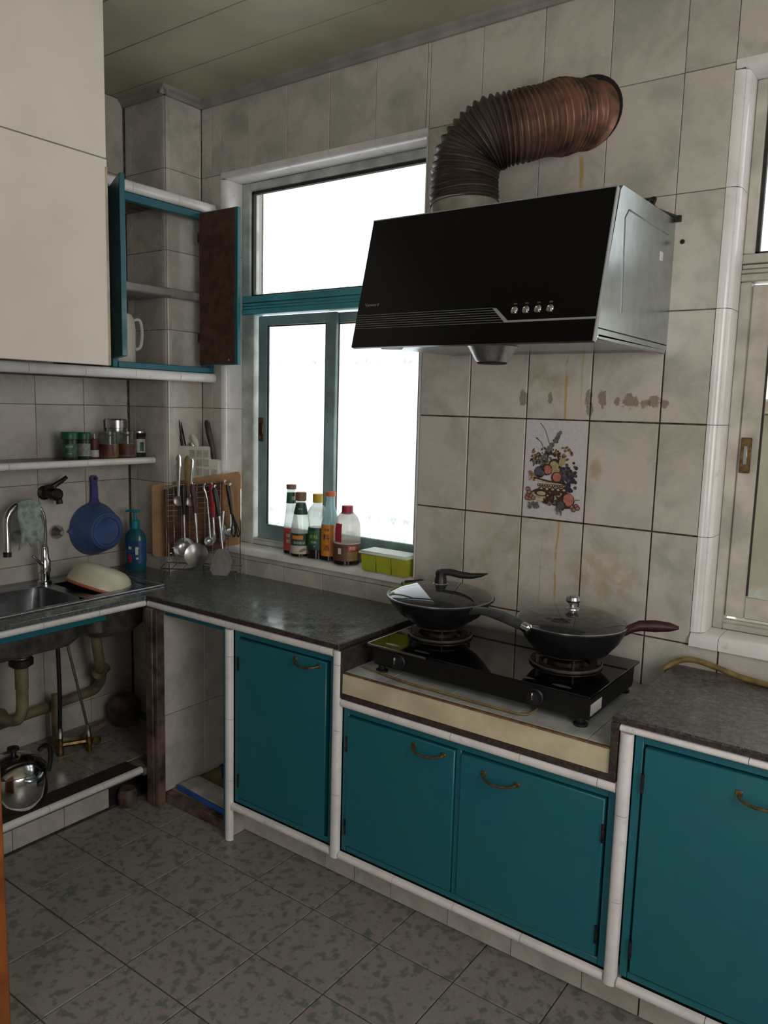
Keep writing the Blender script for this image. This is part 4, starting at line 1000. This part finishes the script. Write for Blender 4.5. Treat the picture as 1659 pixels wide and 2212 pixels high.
# chopstick caddy
cd = thing('chopstick_caddy', 'white plastic stepped chopstick caddy above the chopping boards', 'caddy', rloc(.187, -.046, 1.235), RR)
poly = [(-.104, 0), (.104, 0), (.104, .122)] + arc(.098, .116, .006, 0, PI/2, 3) + [(.070, .122), (.066, .128), (.066, .168)] + arc(.060, .172, .006, 0, PI/2, 3) + arc(-.098, .170, .006, PI/2, PI, 3)
part('body', G().prism(poly, 'y', -.030, .022), M_whitepl, cd, local=True)
for (cx_, cz) in ((-.012, .145), (.020, .145), (.050, .145), (.020, .105), (.050, .105), (.052, .062), (.086, .062), (.020, .065), (-.012, .105)):
    part('vent_slot', G().box(cx_-.0125, cx_+.0125, -.0312, -.0296, cz-.016, cz+.016), M_slot, cd, local=True)
part('hook', G().box(-.02, .02, .022, .034, .10, .15, .002), M_whitepl, cd, local=True)
ORD = ['first', 'second', 'third', 'fourth', 'fifth', 'sixth', 'seventh']
for k in range(7):
    du = k*.0085; tz = 1.512+.006*((k*37) % 5)+.003*k
    single('chopstick', G().tube([(0, 0, 0), (-.030+.002*(k % 3), .004*(k % 2), .14+.004*(k % 3))], [.0028, .0042], 6), M_chop if k not in (4, 6) else M_rusttap,
           ORD[k]+' dark chopstick from the left, leaning out of the white caddy', 'chopstick', rloc(.092+du, -.035+.006*(k % 3), 1.398), RR, 'chopsticks in the caddy')
single('rice_spoon', G().tube([(0, 0, 0), (-.004, 0, .02), (-.012, 0, .04), (-.020, 0, .056), (-.024, 0, .064)], [.008, .011, .013, .010, .003], 10, ry=.004), M_ink_w, 'white plastic spoon tip sticking out of the caddy', 'spoon', rloc(.192, -.04, 1.398), RR)
single('steel_spoon', G().tube([(0, 0, 0), (-.002, 0, .012), (-.004, 0, .024), (-.005, 0, .031)], [.010, .014, .012, .004], 10, ry=.004), M_steel, 'grey steel spoon tip beside the chopsticks in the caddy', 'spoon', rloc(.166, -.045, 1.398), RR)
single('rolling_pin', G().tube([(0, 0, 0), (-.010, 0, .06), (-.024, 0, .12), (-.033, 0, .165), (-.036, 0, .176)], [.010, .0125, .014, .0125, .005], 12), M_chop, 'dark brown wooden stick leaning in the low right pocket of the caddy', 'stick', rloc(.268, -.04, 1.352), RR)

# ================================================================== SILL: BOTTLES AND BOX
ZB = .972; TC = -.95     # sill level; angle that faces the camera
def bottle(name, label, x, y, prof, glass, fill_h, parts, n=26, cat='bottle'):
    t = thing(name, label, cat, (x, y, ZB))
    part('body', G().lathe(prof, n), glass, t, local=True)
    fp = [(0, .001), (prof[1][0], .001)]+[(r+.0003, z) for r, z in prof if 0.0005 < z < fill_h and r > 0]
    rl = fp[-1][0]; fp += [(rl, fill_h), (0, fill_h)]
    part('sauce', G().lathe(fp, n), M_soy, t, local=True)
    for nm, gg, m in parts:
        if isinstance(m, str): continue
        part(nm, gg, m, t, local=True)
    return t
def rat(prof, z):
    for (r0, z0), (r1, z1) in zip(prof, prof[1:]):
        if z0 <= z <= z1 and z1 > z0: return r0+(r1-r0)*(z-z0)/(z1-z0)
    return prof[-1][0]
def band(prof, z0, z1, a0=None, a1=None, eps=.0008, n=12, k=3):
    g = G(); zs = [z0+(z1-z0)*i/k for i in range(k+1)]
    if a0 is not None: n = max(n, int(abs(a1-a0)*9))
    if a0 is None: return g.lathe([(rat(prof, z)+eps, z) for z in zs], 26)
    vs = []
    for z in zs:
        for i in range(n+1):
            a = a0+(a1-a0)*i/n; r = rat(prof, z)+eps; vs.append((r*math.cos(a), r*math.sin(a), z))
    return g.add(vs, [(q*(n+1)+i, q*(n+1)+i+1, (q+1)*(n+1)+i+1, (q+1)*(n+1)+i) for q in range(k) for i in range(n)])
def tx(txt, size, prof, ang, z, sx=1.0): return wrap_text(G(), txt, size, rat(prof, z)+.0016, ang, z, sx)
def lid(r, z0, z1): return G().lathe([(r*.9, z0), (r, z0+.001), (r, z1-.002), (r*.92, z1), (0, z1)], 24)
P1 = [(0, 0), (.028, 0), (.031, .004), (.031, .115), (.028, .14), (.022, .20), (.0185, .262), (.017, .278), (0, .278)]
bottle('sauce_bottle', 'tall slim sauce bottle with red label and green neck band, leftmost on the sill', -.880, .048, P1, M_bottle, .028, [
    ('label', band(P1, .016, .112, TC-1.4, TC+1.4), M_lab_r), ('neck_label', band(P1, .218, .262), M_lab_g), ('lettering', tx('味', .020, P1, TC-.25, .08), M_ink_w), ('lettering', tx('鲜', .020, P1, TC-.25, .055), M_ink_w),
    ('neck_emblem', band(P1, .232, .248, TC+.25, TC+1.0, .0014), M_lab_w), ('cap', lid(.0215, .277, .297), M_cap_br)])
P2 = [(0, 0), (.037, 0), (.041, .005), (.041, .095), (.039, .13), (.032, .17), (.022, .215), (.018, .234), (.016, .238), (0, .238)]
bottle('sauce_bottle', 'oyster sauce bottle with green and white label and brown cap, second on the sill', -.806, .028, P2, M_bottle, .022, [
    ('label', band(P2, .050, .102, TC-1.5, TC+1.5), M_lab_dg), ('picture_label', band(P2, .016, .050, TC-1.5, TC+1.5), M_lab_w), ('brand_panel', band(P2, .077, .093, TC-.85, TC+.35, .0014), M_ink_o),
    ('lettering', tx('锦珍蚝油', .013, P2, TC-.05, .062), M_ink_w), ('oyster_print', G().lathe([(0, 0), (.014, 0), (.014, .0004), (0, .0004)], 14, RZ(TC+.35) @ T(.0418, 0, .032) @ RY(PI/2) @ RZ(.3), .45, 1.2), M_ochre),
    ('neck_label', band(P2, .180, .226), M_lab_dg), ('lettering', tx('锦记', .009, P2, TC, .203), M_ink_w), ('cap', lid(.0230, .236, .272), M_cap_br)])
P3 = [(0, 0), (.038, 0), (.041, .005), (.041, .10), (.0375, .125), (.036, .15), (.040, .175), (.041, .195), (.032, .214), (.020, .226), (.018, .238), (0, .238)]
bottle('sauce_bottle', 'soy sauce bottle with dark green label and yellow cap, third on the sill', -.729, .046, P3, M_bottle, .13, [
    ('label', band(P3, .040, .132, TC-1.5, TC+1.5), M_lab_dg), ('label_leaf', band(P3, .060, .120, TC-.9, TC+.1, .0012), M_lab_g), ('lettering', tx('金标', .020, P3, TC-.3, .094), M_ink_y), ('lettering', tx('生抽', .012, P3, TC-.3, .072), M_ink_w), ('lettering', tx('王', .009, P3, TC-.2, .055), M_ink_w),
    ('cap', lid(.0215, .234, .270), M_cap_ye)])
P4 = [(0, 0), (.034, 0), (.0375, .005), (.0375, .135), (.036, .155), (.029, .185), (.021, .215), (.0165, .245), (.0155, .268), (0, .268)]
bottle('sauce_bottle', 'cooking wine bottle with tall orange label and orange cap, fourth on the sill', -.660, .046, P4, M_bottle_b, .022, [
    ('label', band(P4, .022, .152, TC-1.25, TC+1.5), M_lab_o), ('lettering', tx('料', .030, P4, TC-.35, .098), M_lab_k), ('lettering', tx('酒', .030, P4, TC-.35, .056), M_lab_k), ('lettering', tx('烹调', .012, P4, TC-.3, .130), M_lab_k),
    ('cap', lid(.0205, .266, .285), M_cap_or)])
P5 = [(0, 0), (.050, 0), (.0545, .006), (.0545, .140), (.052, .165), (.043, .190), (.030, .206), (.021, .211), (.020, .218), (0, .218)]
bottle('vinegar_jug', 'squat vinegar jug with brown label and crimson cap, rightmost bottle on the sill', -.561, .034, P5, M_bottle_c, .026, [
    ('label', band(P5, .020, .088, -PI, PI), M_lab_b), ('label_rim', band(P5, .088, .092, -PI, PI, .0014), M_lab_w), ('code_panel', band(P5, .048, .072, TC-.62, TC-.36, .0014), M_ink_w), ('red_panel', band(P5, .060, .082, TC+.15, TC+.80, .0014), M_lab_r), ('tan_panel', band(P5, .022, .058, TC+.05, TC+.95, .0013), M_ochre),
    ('lettering', tx('陈醋', .014, P5, TC+.47, .071), M_ink_w), ('strip', band(P5, .096, .170, TC-.95, TC-.35, .0014, 8, 6), M_cap_cr), ('cap', lid(.0230, .210, .238), M_cap_cr), ('cap_ring', G().lathe([(.0225, .205), (.0245, .206), (.0245, .212), (.0225, .213)], 24), M_cap_br)])
bx = thing('storage_box', 'yellow-green plastic box with pale lid at the right end of the sill', 'box', (-.340, .030, ZB))
def taper(x0, x1, y0, y1, z0, z1, e):
    return [(x0+e, y0+e, z0), (x1-e, y0+e, z0), (x1-e, y1-e, z0), (x0+e, y1-e, z0), (x0, y0, z1), (x1, y0, z1), (x1, y1, z1), (x0, y1, z1)]
for k in range(3):
    x0 = -.108+.072*k
    part('compartment', G().add(taper(x0+.0008, x0+.0712, -.048, .040, 0, .066, .0035), [(0,1,2,3), (4,5,6,7), (0,1,5,4), (1,2,6,5), (2,3,7,6), (3,0,4,7)]), M_yelbox, bx, local=True)
part('lid', G().box(-.116, .113, -.056, .048, .066, .076, .003).box(-.110, .107, -.050, .042, .076, .079, .002), M_lidpale, bx, local=True)

# ================================================================== STOVE, PANS
sv = thing('gas_stove', 'black glass two-burner gas stove on the tiled deck', 'stove', (.305, -.27, .765))
part('body', G().add([(-.36, -.175, .022), (.36, -.175, .022), (.36, .175, .022), (-.36, .175, .022), (-.36, -.19, .088), (.36, -.19, .088), (.36, .185, .088), (-.36, .185, .088)], [(0,1,2,3), (4,5,6,7), (0,1,5,4), (1,2,6,5), (2,3,7,6), (3,0,4,7)]), M_black, sv, local=True)
part('glass_top', G().box(-.370, .370, -.198, .200, .088, .095, .0015), M_stoveglass, sv, local=True)
part('edge_strip', G().box(-.371, -.368, -.198, .2, .0875, .0955).box(-.371, -.15, -.2, -.1975, .0875, .0935), M_steel, sv, local=True)
for x in (-.335, .335):
    for y in (-.165, .165):
        part('foot', G().lathe([(0, 0), (.020, 0), (.020, .006), (.012, .010), (.013, .024), (0, .024)], 16, T(x, y, 0)), M_blackpl, sv, local=True)
for x in (-.255, .210):
    kn = part('knob', G().lathe([(0, 0), (.024, 0), (.024, .006), (.020, .008), (.019, .024), (0, .026)], 20, T(x, -.184, .056) @ RX(math.radians(94))), M_blackpl, sv, local=True)
    part('knob_bar', G().box(x-.0018, x+.0018, -.216, -.206, .052, .074, .001), M_steel, kn, local=True)
part('sticker', G().box(.3600, .3608, -.165, -.085, .030, .062), M_label_w, sv, local=True)
for x in (-.245, .215):
    part('marking', G().lathe([(0, .0952), (.018, .0952)], 14, T(x+.06, -.165, 0), 1.6, .5).lathe([(0, .0952), (.018, .0952)], 14, T(x-.05, -.165, 0), 1.6, .5), M_greyhandle, sv, local=True)
for bxn in (-.245, .20):
    by = .035
    part('drip_ring', G().lathe([(.070, .096), (.072, .101), (.098, .103), (.106, .100), (.108, .0955)], 40, T(bxn, by, 0)), M_grate, sv, local=True)
    part('ring_rim', G().tube([(bxn+.106*math.cos(2*PI*i/40), by+.106*math.sin(2*PI*i/40), .101) for i in range(40)], .0024, 6, True), M_greyhandle, sv, local=True)
    part('burner', G().lathe([(0, .095), (.055, .095), (.055, .108), (.045, .112), (.020, .112), (.018, .116), (0, .117)], 24, T(bxn, by, 0)), M_grate, sv, local=True)
    for k in range(5):
        a = 2*PI*k/5+.3; c_, s_ = math.cos(a), math.sin(a)
        part('pan_support', G().prism([(.100, .098), (.104, .126), (.098, .131), (.060, .122), (.058, .117), (.092, .122), (.092, .098)], 'y', -.003, .003, T(bxn, by, 0) @ RZ(a)), M_grate, sv, local=True)
    part('support_ring', G().tube([(bxn+.075*math.cos(2*PI*i/32), by+.075*math.sin(2*PI*i/32), .1275) for i in range(32)], .004, 6, True), M_grate, sv, local=True)
# left wok
wk = thing('wok', 'deep black wok with grey handle and smoky glass lid on the left burner', 'wok', (.055, -.235, .897))
part('body', G().lathe([(0, 0), (.070, 0), (.095, .010), (.135, .038), (.162, .068), (.176, .092), (.179, .093), (.174, .089), (.158, .066), (.13, .042), (.09, .015), (0, .006)], 48), M_nonstick, wk, local=True)
part('rim', G().tube([(.1785*math.cos(2*PI*i/48), .1785*math.sin(2*PI*i/48), .093) for i in range(48)], .0022, 6, True), M_black, wk, local=True)
ha = -.37
part('handle', G().tube([(.160, 0, .078), (.20, 0, .091), (.25, 0, .097), (.32, 0, .098), (.385, 0, .094), (.410, 0, .091)], [.012, .013, .014, .017, .017, .013], 12, M=RZ(ha), ry=.012), M_greyhandle, wk, local=True)
part('handle_end', G().tube([(.404, 0, .092), (.428, 0, .089), (.432, 0, .088)], [.0145, .0145, .008], 12, M=RZ(ha)), M_chrome, wk, local=True)
part('helper_handle', G().tube(smooth([(.172*math.cos(a)+.0, .172*math.sin(a), .082) if k in (0, 4) else ((.172+.032)*math.cos(a), (.172+.032)*math.sin(a), .094) for k, a in enumerate([2.38, 2.45, 2.63, 2.81, 2.88])], 5), .010, 10), M_blackpl, wk, local=True)
LZ = T(0, 0, .093)
ld = part('lid', G().lathe([(.174, .002), (.165, .009), (.13, .024), (.085, .035), (.04, .040), (.012, .041)], 48, LZ), M_lidglass, wk, local=True)
part('rim', G().tube([(.1745*math.cos(2*PI*i/48), .1745*math.sin(2*PI*i/48), .002) for i in range(48)], .003, 6, True, LZ), M_steel, ld, local=True)
part('ferrule', G().lathe([(.024, .0405), (.026, .042), (.024, .045), (0, .045)], 20, LZ), M_steel, ld, local=True)
part('knob', G().lathe([(0, .043), (.021, .043), (.020, .056), (.017, .068), (.019, .080), (.015, .087), (0, .089)], 20, LZ), M_blackpl, ld, local=True)
part('lever', G().tube([(.0, 0, .081), (.03, .008, .083), (.065, .016, .078), (.10, .025, .078), (.13, .033, .084), (.152, .038, .091)], [.011, .012, .012, .010, .007, .002], 10, M=LZ @ RZ(.02), ry=.008), M_blackpl, ld, local=True)
# right pan
pn = thing('frying_pan', 'deep black pan with maroon handle and knobbed glass lid on the right burner', 'pan', (.512, -.222, .897))
part('body', G().lathe([(0, 0), (.095, 0), (.112, .006), (.140, .040), (.157, .072), (.163, .088), (.166, .089), (.160, .085), (.153, .07), (.135, .042), (.105, .010), (0, .006)], 48), M_nonstick, pn, local=True)
part('rim', G().tube([(.1655*math.cos(2*PI*i/48), .1655*math.sin(2*PI*i/48), .089) for i in range(48)], .0022, 6, True), M_black, pn, local=True)
hp = .22
part('handle', G().tube([(.145, 0, .070), (.170, 0, .090), (.195, 0, .102), (.235, 0, .106), (.275, 0, .109), (.300, 0, .110)], [.010, .013, .016, .018, .014, .004], 12, M=RZ(hp), ry=.012), M_maroon, pn, local=True)
LZ = T(0, 0, .089)
ld2 = part('lid', G().lathe([(.161, .002), (.15, .010), (.115, .024), (.07, .033), (.03, .037), (.010, .038)], 48, LZ), M_lidglass, pn, local=True)
part('rim', G().tube([(.162*math.cos(2*PI*i/48), .162*math.sin(2*PI*i/48), .002) for i in range(48)], .003, 6, True, LZ), M_steel, ld2, local=True)
part('knob', G().lathe([(0, .037), (.021, .037), (.020, .041), (.010, .044), (.010, .052), (.018, .058), (.0225, .066), (.020, .075), (.010, .079), (0, .080)], 22, LZ), M_steel, ld2, local=True)
single('gas_hose', G().tube(smooth([(-.095, -.452, .771), (.089, -.484, .771), (.202, -.486, .771), (.327, -.489, .771), (.431, -.489, .771), (.483, -.487, .771), (.505, -.462, .771), (.50, -.40, .772), (.46, -.30, .772)], 5), .0034, 8), M_gas, 'yellow gas hose lying on the deck along the front of the stove', 'hose', (.3, -.48, .7665), local=False)
single('gas_hose', G().tube(smooth([(.742, -.055, .842), (.760, -.045, .862), (.795, -.038, .882), (.835, -.036, .886), (.895, -.036, .876), (.955, -.038, .864), (1.03, -.05, .862), (1.2, -.08, .862), (1.45, -.06, .862)], 6), .0085, 10), M_gas, 'yellow-brown hose arching over the corner of the right worktop', 'hose', (1.0, -.05, ZT-.002), local=False)

# ================================================================== RANGE HOOD
HX0, HX1 = -.072, .666
hd = thing('range_hood', 'black glass and steel range hood on the wall above the stove', 'range hood', (.3, 0, 1.777))
side = [(0, 1.795), (-.560, 1.790), (-.455, 2.150), (-.44, 2.163), (0, 2.168)]
part('housing', G().prism(side, 'x', HX0+.004, HX1-.001), M_hoodsteel, hd)
bt = Vector((-.576, 1.777)); tp_ = Vector((-.481, 2.153)); dv = (tp_-bt).normalized(); nv = Vector((-dv.y, dv.x)); LEN = (tp_-bt).length
MF = Matrix(((1, 0, 0, 0), (0, -nv.x if nv.x > 0 else nv.x, dv.x, bt.x), (0, -nv.y if nv.x > 0 else nv.y, dv.y, bt.y), (0, 0, 0, 1)))   # local (x, out, up)
fp = part('glass_front', G().box(HX0, HX1, -.014, 0, 0, LEN, .001, MF), M_hoodglass, hd)
part('edge_line', G().box(HX0, HX1, -.0145, .0006, LEN-.003, LEN, 0, MF).box(HX1-.0025, HX1+.0004, -.0145, .0006, 0, LEN, 0, MF), M_lightgrey, fp)
g = G()
for k in range(7):
    s = .056+.0066*k; xe = .422-(s-.056)/.037*.038
    g.box(HX0, xe, .0002, .0006, s-.0004, s+.0004, 0, MF)
part('stripe', g, M_lightgrey, fp)
g = G().add([(.378, .0007, .0945), (.390, .0007, .0945), (.428, .0007, .060), (.666, .0007, .060), (.666, .0007, .0545), (.420, .0007, .0545)], [(0, 1, 2, 5), (2, 3, 4, 5)], MF)
part('swoosh', g, M_lightgrey, fp)
for x in (.443, .475, .508, .541):
    b_ = part('button', G().lathe([(0, 0), (.0100, 0), (.0100, .003), (.0075, .005), (.0068, .003), (.0055, .0035), (.0045, .006), (0, .0065)], 20, MF @ T(x, 0, .086) @ RX(-PI/2)), M_chrome, fp)
    vs, fs = text_g('ON', .006); part('button_mark', G().add([(x+a, .0006, .103+b) for a, b, _ in vs], fs, MF), M_lightgrey, fp)
vs, fs = text_g('Vanward', .0135); part('logo', G().add([(-.022+a*1.05, .0006, .126+b) for a, b, _ in vs], fs, MF), M_lightgrey, fp)
part('underside', G().add([(HX0+.01, -.56, 1.784), (HX1-.004, -.56, 1.784), (HX1-.004, -.02, 1.789), (HX0+.01, -.02, 1.789), (.06, -.46, 1.800), (.52, -.46, 1.800), (.52, -.10, 1.806), (.06, -.10, 1.806)], [(0,1,5,4), (1,2,6,5), (2,3,7,6), (3,0,4,7), (4,5,6,7)]), M_hoodsteel, hd)
part('bottom_lip', G().box(HX0+.01, HX1-.002, -.560, -.545, 1.778, 1.792, .002).box(HX1-.012, HX1-.001, -.545, -.01, 1.783, 1.797, .002), M_hoodsteel, hd)
oc = part('oil_cup', G().lathe([(0, 1.745), (.045, 1.745), (.050, 1.750), (.070, 1.786), (.074, 1.790), (0, 1.79)], 24, T(.262, -.33, 0)), M_steel, hd)
part('oil_cup_base', G().lathe([(0, 1.740), (.042, 1.740), (.0465, 1.748), (0, 1.748)], 24, T(.262, -.33, 0)), M_dark, oc)
part('rating_label', G().box(.315, .385, -.5612, -.5600, 1.780, 1.790), M_label_w, hd)
part('hood_lamp', G().lathe([(0, 1.774), (.030, 1.775), (.038, 1.786), (0, 1.787)], 20, T(.02, -.50, 0)), M_whitepl, hd)
part('side_emboss', G().tube([(.6655, -.40, 1.86), (.6655, -.415, 2.09), (.6655, -.39, 2.115), (.6655, -.06, 2.115)], .002, 6), M_hoodsteel, hd)
part('side_sticker', G().box(.6652, .6658, -.125, -.095, 2.035, 2.06), M_label_w, hd)
part('side_seam', G().box(.6652, .6656, -.555, -.004, 1.808, 1.811), M_dark, hd)
part('wall_bracket', G().box(.667, .682, -.010, -.001, 2.160, 2.178, .001), M_rusttap, hd)
cb_ = thing('power_cable', 'dark coiled power cable and plug on top of the range hood', 'cable', (.61, -.04, 2.17))
part('cable', G().tube(smooth([(.45, -.12, 2.176), (.52, -.09, 2.178), (.562, -.06, 2.19), (.59, -.05, 2.215), (.615, -.045, 2.225), (.612, -.05, 2.20), (.632, -.045, 2.188), (.655, -.03, 2.178), (.672, -.012, 2.172)], 5), .0048, 8), M_hose_b, cb_)
part('plug', G().box(.565, .622, -.075, -.035, 2.176, 2.206, .006).box(.585, .61, -.07, -.04, 2.206, 2.222, .005), M_blackpl, cb_)
# corrugated duct
du = thing('exhaust_duct', 'greasy brown corrugated foil exhaust duct from hood to wall', 'duct', (.1, -.25, 2.168))
path = smooth([(.100, -.250, 2.225), (.096, -.250, 2.30), (.112, -.246, 2.375), (.165, -.222, 2.425), (.245, -.170, 2.452), (.306, -.11, 2.477), (.350, -.05, 2.496), (.372, -.012, 2.505), (.376, .004, 2.506)], 24)
rr_ = []
pp = []
acc = 0
for i, p in enumerate(path):
    if i: acc += (path[i]-path[i-1]).length
    pp.append(acc)
n_s = int(acc/.0022); pts = []; rad = []
j = 0
for k in range(n_s+1):
    s = acc*k/n_s
    while j < len(pp)-2 and pp[j+1] < s: j += 1
    tt = (s-pp[j])/max(1e-9, pp[j+1]-pp[j]); p = path[j].lerp(path[j+1], tt)
    wob = .004*math.sin(s*31)+.003*math.sin(s*57+1)
    pts.append(p); rad.append(.099+.0058*math.cos(2*PI*s/.0150)+wob*(.3+s))
part('foil_hose', G().tube(pts, rad, 36), M_duct, du, angle=70)
part('collar', G().lathe([(.096, 2.168), (.1015, 2.168), (.1015, 2.232), (.096, 2.232)], 36, T(.100, -.25, 0)), M_collar, du)
part('collar_flange', G().lathe([(0, 2.1665), (.118, 2.1665), (.118, 2.172), (.10, 2.174), (0, 2.174)], 36, T(.100, -.25, 0)), M_dark, du)
